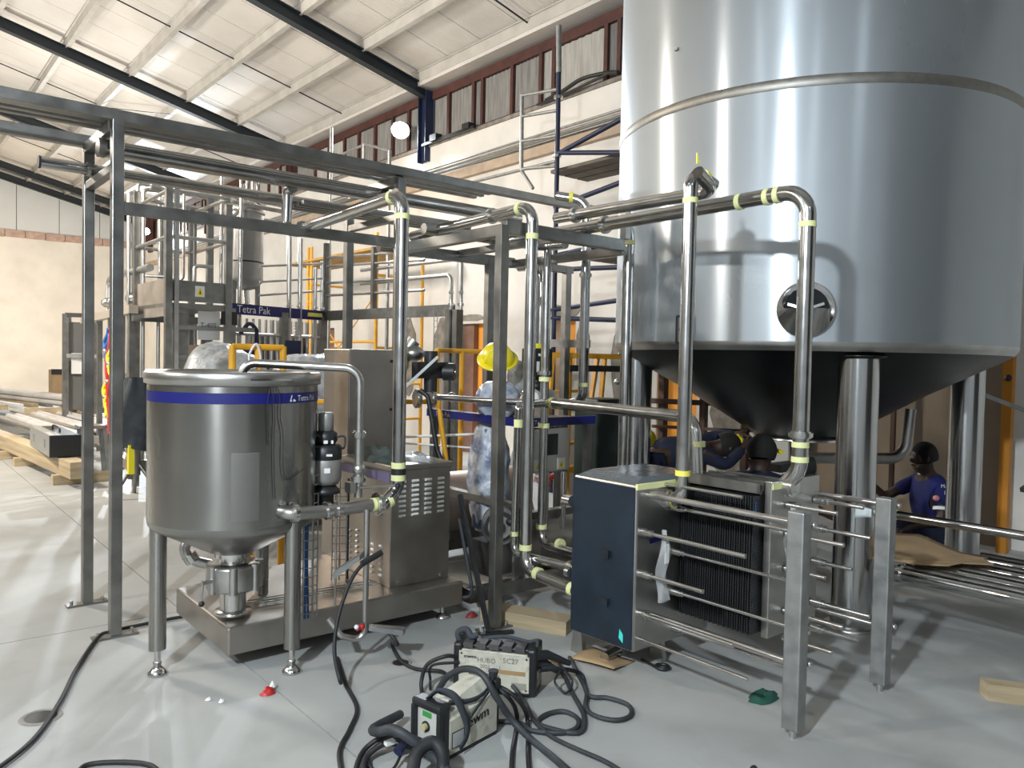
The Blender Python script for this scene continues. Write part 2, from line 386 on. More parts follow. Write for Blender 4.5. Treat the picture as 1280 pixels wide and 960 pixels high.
for y in (6.4, 12.42, 18.4, 24.4, 30.6, 32.3):
    p = [(8.05, y-.08, 6.48), (8.05, y-.08, 6.72), (-6, y-.08, zr(-6)+.22), (-6, y-.08, zr(-6)-.02)]
    bb = MB().prism(p, (0, .012, 0))
    r = MB()
    for (dz0, dz1, hw) in ((0, .016, .08), (.21, .226, .08), (0.01, .22, .006)):
        r.prism([(8.05, y-hw, 6.48+dz0), (8.05, y-hw, 6.48+dz1), (-6, y-hw, zr(-6)+dz1), (-6, y-hw, zr(-6)+dz0)], (0, hw*2, 0))
    r.build('rafter', RAFT, ce)
for y in (9.3, 15.4, 21.4, 27.4):
    MB().bar((8, y, zr(8)+.33), (-5, y, zr(-5)+.33), .02).build('sag_rod', RAFT, ce)
for y in (12.42, 18.4, 24.4, 30.6):
    MB().box((XW-.12, y-.13, 5.30), (XW+.05, y-.11, 6.6)).box((XW-.12, y+.11, 5.30), (XW+.05, y+.13, 6.6)).box((XW-.04, y-.12, 5.3), (XW-.03, y+.12, 6.6)).build('wall_stanchion', BLUE if y < 13 else REDST, ce)
MB().box((XW-.22, 1, 6.66), (XW+.2, YF, 7.0)).build('eaves_lining', ROOF, ce)
MB().bar((5.6, 19.5, zr(5.6)+.2), (2.2, 24, zr(2.2)+.2), .015).build('tie_rod', RAFT, ce)

# ------------------------------------------------------------------ wall floodlights
def floodlight(loc, target, power, label, size=.16):
    loc = V(loc); d = (V(target)-loc).normalized(); t = thing('floodlight', label, 'light', loc)
    q = d.to_track_quat('-Z', 'Y').to_matrix()
    def T(p): return loc+q @ V(p)
    b = MB(); b.hexa([T(p) for p in ((-size, -size, 0), (size, -size, 0), (size, size, 0), (-size, size, 0), (-size*.7, -size*.7, .07), (size*.7, -size*.7, .07), (size*.7, size*.7, .07), (-size*.7, size*.7, .07))]).build('housing', DARK, t)
    MB().cyl(T((0, 0, -.012)), T((0, 0, -.002)), size*1.05, n=28).build('lamp_face', LAMP, t)
    MB().bar(T((0, 0, .07)), T((0, 0, .3)), .03).build('bracket', GALV, t)
    l = area('floodlight_beam', loc+d*.02, loc+d, power, size*1.6, (.85, .93, 1), spread=1.7); return t
floodlight((7.82, 12.9, 5.95), (3.5, 8.0, 0), 200, 'glaring white floodlight on the long wall beside the blue stanchion')
floodlight((7.82, 30.3, 6.0), (2, 18, 2), 500, 'small bright floodlight in the far corner of the hall', .11)

# ================================================================== STORAGE TANK
TC = V(5.71, 3.31, 0); TR = 1.46
tk = thing('storage_tank', 'huge stainless steel storage tank with conical bottom on four tube legs', 'tank', TC)
MB().lathe(TC, [(TR, 1.80), (TR, 3.365)], 96).lathe(TC, [(TR, 3.415), (TR, 7.2), (1.3, 7.4), (0, 7.5)], 96).build('shell', TANK, tk)
MB().lathe(TC, [(TR-.002, 3.355), (TR+.004, 3.361), (TR+.004, 3.419), (TR-.002, 3.425)], 96).build('weld_band', TANKB, tk)
MB().lathe(TC, [(TR, 1.80), (TR-.004, 1.775), (TR-.012, 1.765), (TR-.03, 1.742)], 96).build('bottom_rim', SS, tk)
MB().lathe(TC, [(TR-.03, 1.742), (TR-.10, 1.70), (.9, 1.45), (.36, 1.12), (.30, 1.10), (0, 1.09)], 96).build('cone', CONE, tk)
MB().lathe(TC, [(.37, 1.075), (.37, 1.10), (0, 1.10)], 48).lathe(TC, [(.37, 1.075), (0, 1.07)], 48).build('outlet_flange', SSB, tk)
MB().cyl(TC+V(0, 0, .86), TC+V(0, 0, 1.08), .07).build('outlet_neck', SS, tk)
for k in range(4):
    a = math.radians(225.9+90*k); c = TC+V(math.cos(a), math.sin(a), 0)*1.28
    l = MB().lathe(c, [(.122, .01), (.122, 1.71)], 40).build('leg', LEGM, tk)
    MB().lathe(c, [(.16, 0), (.16, .012), (.12, .014)], 32).build('base_ring', SS, l)
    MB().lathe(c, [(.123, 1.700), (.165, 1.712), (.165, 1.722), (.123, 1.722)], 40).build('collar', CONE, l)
# sight glass / manway on the shell facing the camera
mc = V((4.458, 2.559, 1.995)); nrm_ = (mc-V(TC.x, TC.y, mc.z)).normalized()
mw = MB().tube([mc-nrm_*.03, mc+nrm_*.02, mc+nrm_*.028, mc+nrm_*.028], .2, 40, False, [.172, .172, .165, .135]).build('manway_ring', SSB, tk)
MB().cyl(mc-nrm_*.01, mc+nrm_*.012, .136, n=40).build('sight_glass', GLASS, mw)
side = nrm_.cross(V(0, 0, 1)).normalized()
hb = MB().cyl(mc+nrm_*.012, mc+nrm_*.05, .05, .035, 20)
for k in range(5):
    a = k*2*math.pi/5+.3; e = side*math.cos(a)+V(0, 0, 1)*math.sin(a); hb.bar(mc+nrm_*.03+e*.03, mc+nrm_*.022+e*.11, .016)
hb.build('wiper_hub', SS, mw)
pc = V((4.250, 3.301, 1.876)); pn = (pc-V(TC.x, TC.y, pc.z)).normalized(); ps = pn.cross(V(0, 0, 1)).normalized()
b = MB(); 
for sgn in (-1, 1): b.bar(pc+ps*.055*sgn+pn*.03+V(0, 0, -.09), pc+ps*.055*sgn+pn*.03+V(0, 0, .09), .014); b.bar(pc-ps*.055+pn*.03+V(0, 0, .09*sgn), pc+ps*.055+pn*.03+V(0, 0, .09*sgn), .014)
b.bar(pc-ps*.04+pn*.01, pc+ps*.04+pn*.03, .01); b.build('nameplate_frame', DARK, tk)
MB().box((-.05, -.002, -.085), (.05, .004, .085)).build('nameplate', SSB, tk, xf=Matrix.Translation(pc+pn*.024) @ Matrix((ps, pn, V(0, 0, 1))).transposed().to_4x4())
lg = V((4.258, 3.460, 3.783)); MB().cyl(lg-nrm_*.01, lg+nrm_*.02, .012).build('probe_boss', TANKB, tk)
# pipe bend below the cone
dp = thing('tank_drain_pipe', 'dark steel drain pipe curving up under the big tank cone', 'pipe', (5.71, 3.31, .9))
pipe('run', [(5.72, 3.25, .92), (6.45, 2.80, .92), (6.48, 2.78, 1.32)], .045, SS, dp, .14)
MB().cyl((5.66, 3.28, .86), (5.76, 3.22, .86), .085, n=20).build('valve_body', DARK, dp)
MB().box((5.3, 3.2, .84), (5.62, 3.32, .90)).build('actuator_arm', DARK, dp)

# ================================================================== PIPE RACK
rk = thing('pipe_rack', 'tall square-tube steel pipe rack with many parallel top rails', 'rack', (1.11, 4.89, 0))
T6 = .062
def col(x, y, z0, z1, plate=True):
    c = MB().box((x-T6/2, y-T6/2, z0), (x+T6/2, y+T6/2, z1)).build('column', SSD, rk, bev=.004)
    if plate:
        p = MB().box((x-.045, y-.10, 0), (x+.045, y+.10, .012)).build('base_plate', SSD, c)
        MB().cyl((x, y-.075, .01), (x, y-.075, .035), .011, n=8).cyl((x, y+.075, .01), (x, y+.075, .035), .011, n=8).build('anchor_bolt', SS, c)
    return c
XA, XC, XE, YA, YB, YD = 1.105, 2.97, 4.04, 4.89, 5.63, 3.69
def colp(x, y, z1):
    c = MB().box((x-T6/2, y-T6/2, .01), (x+T6/2, y+T6/2, z1)).build('column', SSD, rk, bev=.004)
    MB().box((x-.12, y-.04, 0), (x+.12, y+.04, .012)).build('base_plate', SSD, c)
    for s_ in (-.09, .09): MB().cyl((x+s_, y, .01), (x+s_, y, .035), .010, n=8).build('anchor_bolt', SS, c)
for (x, y, z) in ((XA, YA, 3.0), (XA, YB, 2.98), (XC, YA, 2.94), (XC, YB+.03, 2.78), (XC-.01, YD, 2.46), (3.80, YA, 2.44), (4.64, YA, 2.44)): colp(x, y, z)
def beam(p, q, w=T6, h=T6): return MB().bar(p, q, w, h).build('beam', SSD, rk, bev=.004)
beam((-1.6, YA, 2.985), (4.95, YA, 2.985), .062, .062)
for y in (5.03, 5.13, 5.23): beam((-1.6, y, 3.0), (3.9, y, 3.0), .045, .045)
beam((-1.6, YB, 2.985), (1.13, YB, 2.985), .06, .075)
for y in (5.28, 5.36, 5.44, 5.52): beam((2.4, y, 2.74), (3.75, y, 2.74), .05, .03)
beam((XA, YA, 2.94), (XA, YB, 2.94)); beam((XA, YA, 2.70), (XA, YB, 2.70), .05, .05)
beam((XC, YA, 2.92), (XC, YB, 2.92)); beam((XC, YA, 2.66), (XC, YB+.03, 2.66), .05, .05)
beam((XA, YA, 2.47), (XC, YA, 2.47), .05, .07)
beam((XC, YA, 2.43), (XC, YD, 2.43), .06, .07); beam((XC, YD, 2.45), (XE-.02, YD, 2.45), .06, .08)
beam((XC, YA, 2.43), (XE, YA, 2.43), .05, .08); beam((XE, YD, 2.42), (XE, YA, 2.42), .06, .06)
beam((3.5, YD, 2.45), (3.5, YA, 2.45), .05, .05); beam((XE, YA, 2.43), (4.7, YA, 2.43), .05, .06)
MB().bar((4.06, 3.7, 2.5), (4.06, 3.7, 2.72), .05).build('bracket', SSD, rk)
MB().box((.44, 4.853, 2.955), (.462, 4.9, 3.01)).build('tape_flag', TAPEY, rk)
# tool-less guard ladder frames standing on top rails near the wall are separate things below

# long header pipes lying on the rack cross bars
hp = thing('header_pipe', 'thicker bare steel pipe lying lengthwise under the rack top rails', 'pipe', (1.08, 5.14, 2.85))
MB().tube([(1.06, 5.14, 2.85), (4.3, 5.14, 2.85)], .052, 20).build('run', PIPE, hp)
ring((1.075, 5.14, 2.85), (1, 0, 0), .056, .04, SS, hp, 'end_collar')
h2 = thing('header_pipe', 'thinner steel pipe with open end jutting out left of the rack', 'pipe', (.75, 5.45, 2.78))
MB().tube([(.80, 5.45, 2.775), (4.0, 5.45, 2.775)], .036, 18).build('run', PIPE, h2)
ring((.805, 5.45, 2.775), (1, 0, 0), .038, .012, DARK, h2, 'open_end'); clamp((1.07, 5.45, 2.775), (1, 0, 0), .03, h2)
h3 = thing('header_pipe', 'steel pipe under the right half of the rack, left of the big tank', 'pipe', (3.1, 4.5, 2.5))
pipe('run', [(3.0, 4.62, 2.55), (4.15, 4.62, 2.55), (4.15, 4.4, 2.55)], .04, PIPE, h3)
clamp((3.62, 4.62, 2.55), (1, 0, 0), .036, h3); ring((3.66, 4.62, 2.55), (1, 0, 0), .042, .02, TAPE, h3)
h4 = thing('header_pipe', 'lowest steel pipe crossing behind the drop pipe under the rack', 'pipe', (3.0, 4.9, 2.4))
pipe('run', [(2.95, 5.15, 2.47), (4.3, 5.15, 2.47)], .036, PIPE, h4)

# ---- drop pipe P1 (rack to hopper line)
P1X, P1Y = 2.265, 3.70
p1 = thing('drop_pipe', 'bright steel drop pipe with elbow feeding the hopper line beside the cabinet', 'pipe', (P1X, P1Y, .9))
pipe('run', [(2.265, 5.14, 2.80), (2.265, 5.22, 2.80), (2.265, 5.24, 2.52), (P1X, 5.05, 2.49)], .037, PIPE, p1, .07)
pipe('run', [(P1X, 5.08, 2.495), (P1X, P1Y, 2.545), (P1X, P1Y, .93), (P1X-.10, P1Y, .84)], .037, PIPE, p1, .10)
clamp((P1X, 4.98, 2.50), (0, 1, 0), .037, p1); ring((P1X, P1Y+.11, 2.54), (0, 1, 0), .039, .03, TAPE, p1)
ring((P1X, P1Y, 2.42), (0, 0, 1), .039, .03, TAPE, p1)
t_ = ring((P1X, P1Y, 1.02), (0, 0, 1), .040, .10, TAPE, p1); ring((P1X, P1Y, 1.02), (0, 0, 1), .0415, .035, DARK, p1, 'tape_band')
ring((P1X-.06, P1Y, .865), (1, 0, .5), .041, .025, TAPE, p1)

# ---- P2 (rack to heat exchanger bottom)
p2 = thing('drop_pipe', 'bright steel drop pipe in front of the mid skid bending to the navy panel', 'pipe', (3.12, 3.58, .3))
pipe('run', [(3.12, 4.95, 2.545), (3.12, 3.60, 2.585), (3.12, 3.60, .36), (3.12, 3.16, .34)], .036, PIPE, p2, .10)
for p, d in (((3.12, 3.72, 2.582), (0, 1, 0)), ((3.12, 3.60, 2.40), (0, 0, 1)), ((3.12, 3.60, .50), (0, 0, 1)), ((3.12, 3.48, .36), (0, 1, 0)), ((3.12, 3.18, .34), (0, 1, 0))): ring(p, d, .039, .035, TAPE, p2)
clamp((3.12, 4.0, 2.575), (0, 1, 0), .036, p2)
p3 = thing('drop_pipe', 'slim steel pipe tight behind the drop pipe with low elbow', 'pipe', (3.2, 3.78, .4))
pipe('run', [(3.16, 3.74, 1.34), (3.16, 3.76, .42), (3.16, 3.18, .45)], .026, PIPE, p3, .07)
pipe('run', [(3.6, 3.95, 1.36), (3.16, 3.74, 1.36), (3.16, 3.74, 1.30)], .026, PIPE, p3, .08)
ring((3.16, 3.76, .55), (0, 0, 1), .029, .03, TAPE, p3); ring((3.16, 3.74, 1.25), (0, 0, 1), .029, .05, TAPE, p3)
clamp((3.16, 3.24, .45), (0, 1, 0), .026, p3)

# ---- H1 / H2 over to the heat exchanger
a1 = thing('transfer_pipe', 'steel pipe with taped hairpin bend dropping to the near heat exchanger port', 'pipe', (3.32, 2.6, .9))
pipe('run', [(3.50, 3.80, 2.585), (3.50, 2.56, 2.575), (3.325, 2.54, 2.64)], .036, PIPE, a1, .09)
pipe('run', [(3.52, 2.58, 2.61), (3.325, 2.58, 2.66), (3.325, 2.58, .92), (3.325, 2.72, .915)], .037, PIPE, a1, .10)
for p, d, m_ in (((3.325, 2.58, 2.50), (0, 0, 1), TAPE), ((3.325, 2.58, 1.07), (0, 0, 1), TAPEY), ((3.43, 2.575, 2.635), (1, 0, -.2), TAPEY), ((3.325, 2.665, .917), (0, 1, 0), TAPEY), ((3.325, 2.64, .917), (0, 1, 0), TAPEY)): ring(p, d, .040, .028, m_, a1)
MB().prism([(3.335, 2.55, 2.69), (3.36, 2.55, 2.70), (3.345, 2.56, 2.75)], (.004, .01, 0)).build('tape_flag', TAPEY, a1)
clamp((3.50, 3.62, 2.583), (0, 1, 0), .036, a1)
a2 = thing('transfer_pipe', 'thick steel pipe arching over in front of the big tank to the far port', 'pipe', (3.65, 2.1, 1.1))
pipe('run', [(3.65, 4.45, 2.52), (3.65, 2.10, 2.535), (3.65, 2.10, 1.12), (3.65, 2.18, 1.03)], .041, PIPE, a2, .13)
for p, d in (((3.65, 2.50, 2.53), (0, 1, 0)), ((3.65, 2.33, 2.532), (0, 1, 0)), ((3.65, 2.27, 2.532), (0, 1, 0)), ((3.65, 2.10, 2.36), (0, 0, 1)), ((3.65, 2.10, 1.175), (0, 0, 1)), ((3.65, 2.10, 1.25), (0, 0, 1))): ring(p, d, .0435, .028, TAPE, a2)
clamp((3.65, 3.50, 2.525), (0, 1, 0), .040, a2); clamp((3.65, 2.10, 1.30), (0, 0, 1), .042, a2)
a3 = thing('transfer_pipe', 'low horizontal steel pipe from capped tee to the back port', 'pipe', (3.55, 3.0, 1.3))
pipe('run', [(3.60, 3.97, 1.36), (3.60, 2.72, 1.345), (3.56, 2.66, .95)], .036, PIPE, a3, .11)
pipe('run', [(3.60, 3.99, 2.40), (3.60, 3.99, .38), (3.56, 3.20, .40)], .030, PIPE, a3, .09)
for p, d in (((3.60, 3.99, 1.52), (0, 0, 1)), ((3.60, 3.99, 1.20), (0, 0, 1)), ((3.60, 3.90, 1.36), (0, 1, 0)), ((3.60, 3.99, .50), (0, 0, 1)), ((3.59, 2.685, 1.20), (0, 0, 1)), ((3.565, 2.665, 1.0), (0, 0, 1)), ((3.6, 3.80, .41), (0, 1, 0))): ring(p, d, .040, .03, TAPE, a3)
MB().cyl((3.60, 3.99, 1.55), (3.60, 3.99, 1.575), .052, n=20).cyl((3.6, 3.99, 1.575), (3.6, 3.99, 1.60), .03, n=16).build('hand_wheel', SSB, a3)

# ---- risers left of the tank
def riser(label, x, y, r, z0, z1, top=None, foot=None, tapes=()):
    t = thing('riser_pipe', label, 'pipe', (x, y, z0))
    pts = ([foot] if foot else []) + [(x, y, z0), (x, y, z1)] + ([top] if top else [])
    pipe('run', pts, r, PIPE, t, r*3.3)
    for z in tapes: ring((x, y, z), (0, 0, 1), r*1.07, .03, TAPE, t)
    return t
riser('mottled bright riser pipe between capped pipe and pale tank edge', 4.2, 4.72, .037, 1.38, 2.42, (4.2, 5.0, 2.42), (4.2, 4.9, 1.38))
r_ = riser('bright riser pipe topped by a yellow-taped elbow above the rack', 4.2, 4.22, .036, 1.36, 2.86, (4.05, 4.40, 2.90), (4.2, 4.34, 1.32), (1.47, 2.66))
ring((4.12, 4.31, 2.885), (.6, -.7, 0), .040, .03, TAPEY, r_); clamp((4.2, 4.22, 2.3), (0, 0, 1), .034, r_)
MB().bar((4.2, 4.16, 1.78), (4.2, 4.78, 1.79), .02, .06).build('support_bar', GALV, r_)
r_ = riser('bright riser pipe with bend hugging the left edge of the big tank', 4.2, 3.79, .041, .02, 2.67, (4.2, 4.15, 2.67), None, (2.50,))
clamp((4.2, 4.02, 2.67), (0, 1, 0), .036, r_)
riser('slim steel riser at the rack corner behind the tee pipe', 4.02, 4.98, .028, .3, 2.4)
riser('slim pale conduit riser left of the taped elbow riser', 5.3, 6.05, .02, 0, 2.9)

# ================================================================== HEAT EXCHANGER
hx = thing('plate_heat_exchanger', 'plate heat exchanger with navy film side and long tightening rods', 'heat exchanger', (3.08, 2.7, 0))
X0, X1, YN, YP = 3.08, 3.72, 2.68, 3.15
b = MB().hexa([(X0, YN, .13), (X1, YN, .13), (X1, YP, .12), (X0, YP, .12), (X0, YN, 1.01), (X1, YN, 1.01), (X1, YP, 1.01), (X0, YP, 1.01)])
b.build('frame_plate', SS, hx, bev=.012)
MB().hexa([(X0-.006, YN+.01, .14), (X0, YN+.01, .14), (X0, YP-.005, .13), (X0-.006, YP-.005, .13), (X0-.006, YN+.01, .995), (X0, YN+.01, .995), (X0, YP-.005, .995), (X0-.006, YP-.005, .995)]).build('protective_film', FILM, hx)
MB().hexa([(X0+.01, YN+.02, 1.01), (X1-.02, YN+.02, 1.01), (X1-.02, YP-.02, 1.01), (X0+.01, YP-.02, 1.01), (X0+.10, YN+.05, 1.04), (X1-.10, YN+.05, 1.04), (X1-.10, YP-.05, 1.04), (X0+.10, YP-.05, 1.04)]).build('top_cover', mat('film_on_top', (.20, .23, .26), .2, .6, bump=.6, bscale=9), hx)
ring((X0+.12, YN-.001, 1.0), (1, 0, 0), .0, .0, TAPE, hx) if False else MB().box((X0, YN-.004, .985), (X1-.2, YN+.01, 1.015)).build('tape_strip', TAPE, hx)
for z in (.34, .60): MB().box((X0-.02, 2.855, z), (X0-.006, 2.915, z+.035)).build('lift_slot', DARK, hx)
for z in (.34, .60): MB().box((X0-.024, 2.85, z-.005), (X0-.02, 2.89, z+.03)).build('slot_flap', FILM, hx)
MB().prism([(X0-.0075, 2.775, .185), (X0-.0075, 2.745, .165), (X0-.0075, 2.745, .21), (X0-.0075, 2.77, .235)], (-.001, 0, 0)).build('sticker', TEAL, hx)
for (x, y) in ((X0+.02, YP-.05), (X1-.05, YP-.05), (X0+.30, YN+.08)):
    f = MB().hexa([(x-.015, y-.05, 0), (x+.015, y-.05, 0), (x+.015, y+.05, 0), (x-.015, y+.05, 0), (x-.015, y-.03, .13), (x+.015, y-.03, .13), (x+.015, y+.03, .13), (x-.015, y+.03, .13)])
    f.build('foot', SS, hx)
# plate pack: 46 thin plates, too thin to pick apart
pp = MB()
for k in range(46):
    y = YN-.01-k*.0098; j = .008*math.sin(k*2.1)
    pp.box((3.44+j, y-.0045, .28), (3.92, y-.0005, .985))
o = pp.build('plate_pack', PLATEM, hx); o['kind'] = 'stuff'
MB().box((3.46, 2.22, 1.0), (3.49, YN, 1.05)).box((3.50, 2.22, .99), (3.86, YN, 1.01)).build('carrying_bar', SSD, hx)
for k in range(4): MB().box((3.52+.08*k, 2.22, 1.01), (3.54+.08*k, YN, 1.045)).build('top_rib', SSD, hx)
MB().box((3.455, 2.22, .90), (3.465, YN, .955)).build('pack_stripe', mat('blue_gasket', (.02, .06, .16), .4), hx)
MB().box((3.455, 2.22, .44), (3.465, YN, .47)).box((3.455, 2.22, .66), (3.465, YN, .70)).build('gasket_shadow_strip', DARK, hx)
MB().box((3.535-.02, 2.17, .26), (3.98, 2.21, 1.06)).build('pressure_plate', SS, hx, bev=.004)
MB().box((3.52, 2.165, 1.02), (3.75, 2.17, 1.05)).build('tape_strip', TAPE, hx)
# ports
for (x, y, z, dy) in ((3.325, YN, .915, -.05), (3.60, YN, .93, -.02), (3.65, 2.17, 1.03, -.01)):
    q = MB().cyl((x, y+.005, z), (x, y-.035, z), .055, n=24).cyl((x, y-.035, z), (x, y-.05, z), .045, n=24).build('port', SSB, hx)
# second (far) support posts
for x in (3.165, 3.985):
    p = MB().box((x-.04, 1.77, .04), (x+.03, 1.85, 1.01 if x < 3.5 else .99)).build('support_post', GALV, hx, bev=.006)
    MB().cyl((x-.005, 1.81, .0), (x-.005, 1.81, .05), .016, n=12).build('levelling_bolt', SSB, p)
    for z in (.95, .33): MB().ball((x+.045, 1.77, z), .014, 10).build('bolt', SSB, p)
def rod(name, x, z, y0, y1, r=.011, nut=True, m_=None):
    q = MB().cyl((x, y0, z), (x, y1, z), r, n=12).build(name, m_ or SSB, hx)
    if nut: MB().cyl((x, y0+.0, z), (x, y0-.05, z), r*2.1, n=6).cyl((x, y0-.05, z), (x, y0-.075, z), r*1.6, n=12).build('nut', SSB, q)
for x in (3.165, 3.985):
    rod('guide_rail', x, .955, YN if x < 3.5 else 2.2, 1.85, .016, False); rod('guide_rail', x, .33, YN+.0 if x < 3.5 else 2.2, 1.85, .014, False)
for x in (3.12,):
    for z, y1 in ((.765, 2.05), (.545, 2.28), (.335, 2.10)): rod('tightening_rod', x, z, YN, y1)
for x in (3.40,):
    for z, y1 in ((.86, 1.92), (.62, 2.0), (.40, 1.88), (.20, 1.95)): rod('tightening_rod', x, z, YN, y1, .010)
for x in (3.66, 3.93):
    for z, y1 in ((.93, 1.90), (.78, 1.86), (.60, 1.95), (.38, 1.85), (.24, 1.9)): rod('tightening_rod', x, z, 2.165, y1, .011)
rod('tightening_rod', 3.12, .20, YN, 2.02, .009, False); rod('tightening_rod', 3.30, 1.0, YN, 2.2, .009, False)
MB().cyl((3.06, YP-.01, .86), (3.06, YP+.05, .86), .03, n=16).build('port', SSB, hx); MB().cyl((3.07, YP, .45), (3.07, YP+.03, .45), .028, n=16).build('port', SSB, hx)
MB().prism([(3.19, YN-.003, .69), (3.30, YN-.003, .705), (3.30, YN-.003, .73), (3.19, YN-.003, .715)], (0, -.002, 0)).build('name_badge', NAVY, hx)
# plastic bags hung on the rods
def bag(name, x, y, z0, z1, w, label):
    b = MB()
    def f(u, v): return (x+w*(u-.5)*(.45+.55*min(1, v*2.2))+.01*math.sin(9*v+5*u), y-.012*math.sin(u*3.14)-.01*math.sin(7*v), z1+(z0-z1)*v)
    b.grid(f, 8, 14)
    def f2(u, v): p = f(u, v); return (p[0], p[1]+.03*math.sin(u*3.14), p[2])
    b.grid(f2, 8, 14); t = thing(name, label, 'bag', (x, y, z0)); b.build('film', CLEAR, t)
    MB().box((x-.012, y-.02, z1-.17), (x+.02, y-.017, z1-.07)).build('paper_slip', WHITE, t)
bag('plastic_bag', 3.16, 2.56, .42, .79, .09, 'clear plastic bag hanging from the rod beside the navy panel')
bag('plastic_bag', 3.60, 2.10, .66, .93, .12, 'clear plastic bag hanging below the far port of the heat exchanger')
tag(MB().grid(lambda u, v: (4.66-.06*abs(u-.5), 2.19+.10*(1-u), .80-.07*v*(1-.3*u)), 4, 3).build('paper_tag', mat('pale_paper', (.55, .62, .64), .6), None, solid=.002), 'pale torn paper taped to the front leg of the big tank', 'paper')

# ================================================================== HOPPER TANK
HC = V(1.525, 4.165, 0); HR = .43
hp_ = thing('mixing_hopper', 'open stainless steel mixing hopper with navy band on three tube legs', 'tank', HC)
MB().lathe(HC, [(HR, .79), (HR, 1.535)], 72).build('shell', HOP, hp_)
MB().lathe(HC, [(HR-.004, .82), (HR-.006, 1.545)], 72).build('inner_wall', SSD, hp_)
MB().lathe(HC, [(HR, 1.49), (HR+.016, 1.495), (HR+.018, 1.548), (HR+.006, 1.560), (HR-.03, 1.560), (HR-.035, 1.54)], 72).build('rim', SS, hp_)
MB().lathe(HC, [(HR+.0015, 1.405), (HR+.0015, 1.458)], 72, math.radians(150), math.radians(342)).build('navy_band', NAVY, hp_)
MB().lathe(HC, [(HR, .79), (HR-.004, .765), (HR-.02, .745), (.13, .595), (.10, .585)], 72).build('cone', mat('hopper_cone', (.33, .325, .31), .34, 1, .1, 4), hp_)
MB().lathe(HC, [(HR-.01, 1.0), (.1, .7), (0, .7)], 48).build('inner_cone', SSD, hp_)
def wrap(a0, z0, r): return lambda x, y: (HC.x+r*math.cos(a0+x/r), HC.y+r*math.sin(a0+x/r), z0+y)
ac = math.atan2(-HC.y, -HC.x)
text('Tetra Pak', .042, (0, 0, 0), (1, 0, 0), (0, 0, 1), WHITE, hp_, fn=wrap(ac+math.radians(44), 1.416, HR+.004))
MB().add([wrap(ac+math.radians(37), 1.414, HR+.004)(*p) for p in ((0, 0), (.016, 0), (.010, .012), (.018, .030), (.012, .033))], [(0, 1, 2, 3, 4)]).add([wrap(ac+math.radians(37), 1.414, HR+.004)(*p) for p in ((.022, 0), (.042, .0), (.036, .010), (.024, .012))], [(0, 1, 2, 3)]).build('emblem', WHITE, hp_)
MB().add([(HC.x+(HR+.003)*math.cos(a), HC.y+(HR+.003)*math.sin(a), z) for z in (.83, 1.17) for a in [ac+math.radians(-2+i*2.2) for i in range(9)]], [(i, i+1, i+10, i+9) for i in range(8)], True).build('patch_plate', mat('dull_patch_plate', (.27, .265, .25), .5, 1), hp_)
for k, (lx, ly) in enumerate(((1.14, 4.18), (1.71, 3.80))):
    pass
a0 = math.atan2(4.18-HC.y, 1.14-HC.x)
for (lx, ly) in ((1.145, 4.185), (1.70, 3.80), (1.80, 4.46)):
    d = V(lx-HC.x, ly-HC.y, 0); c = HC+d.normalized()*(HR+.0) if False else V(lx, ly, 0)
    t = MB().lathe(c, [(.042, .13), (.042, .80)], 28).lathe(c, [(0, .13), (.042, .13)], 28).build('leg', HOP, hp_)
    inw = (HC-c).normalized(); inw.z = 0
    MB().hexa([c+p for p in (V(-.04, -.04, .80), V(.04, -.04, .80), V(.04, .04, .80), V(-.04, .04, .80), inw*.05+V(-.02, -.02, .90), inw*.05+V(.02, -.02, .90), inw*.05+V(.02, .02, .90), inw*.05+V(-.02, .02, .90))]).build('leg_gusset', HOP, t)
    MB().cyl(c+V(0, 0, .06), c+V(0, 0, .13), .016, n=16).build('foot_spindle', SSB, t)
    MB().lathe(c, [(.0, 0), (.048, .0), (.050, .010), (.034, .024), (.018, .045), (.022, .06), (.016, .068)], 28).build('foot', SSB, t)
ib = MB()
for k in range(9): pass
ib.tube([(1.74, 3.92, 1.548), (1.62, 3.80, 1.530), (1.9, 3.98, 1.548)], .006, 8).build('lid_hinge_bar', SSB, hp_) if False else MB().add([(HC.x+(HR+.022)*math.cos(a), HC.y+(HR+.022)*math.sin(a), z) for z in (1.520, 1.530) for a in [ac+math.radians(9+i*3) for i in range(10)]], [(i, i+1, i+11, i+10) for i in range(9)], True).build('rim_strip', SSB, hp_)
cw = thing('thin_wire', 'thin black wire dangling down the front of the hopper', 'wire', (1.6, 3.75, .9))
def hw(a, z): return (HC.x+(HR+.012)*math.cos(ac+math.radians(a)), HC.y+(HR+.012)*math.sin(ac+math.radians(a)), z)
MB().tube(crom([hw(26, .93), hw(25, 1.05), hw(24.5, 1.2), hw(25, 1.35), hw(24, 1.44), hw(23, 1.52)]), .0022, 6).tube(crom([hw(23, 1.52), hw(28, 1.46), hw(29, 1.33), hw(31, 1.25), hw(33, 1.03), hw(50, 1.06)]), .0022, 6).tube(crom([hw(22, 1.50), hw(20, 1.40), hw(21, 1.2)]), .002, 6).build('strand', DARK, cw)
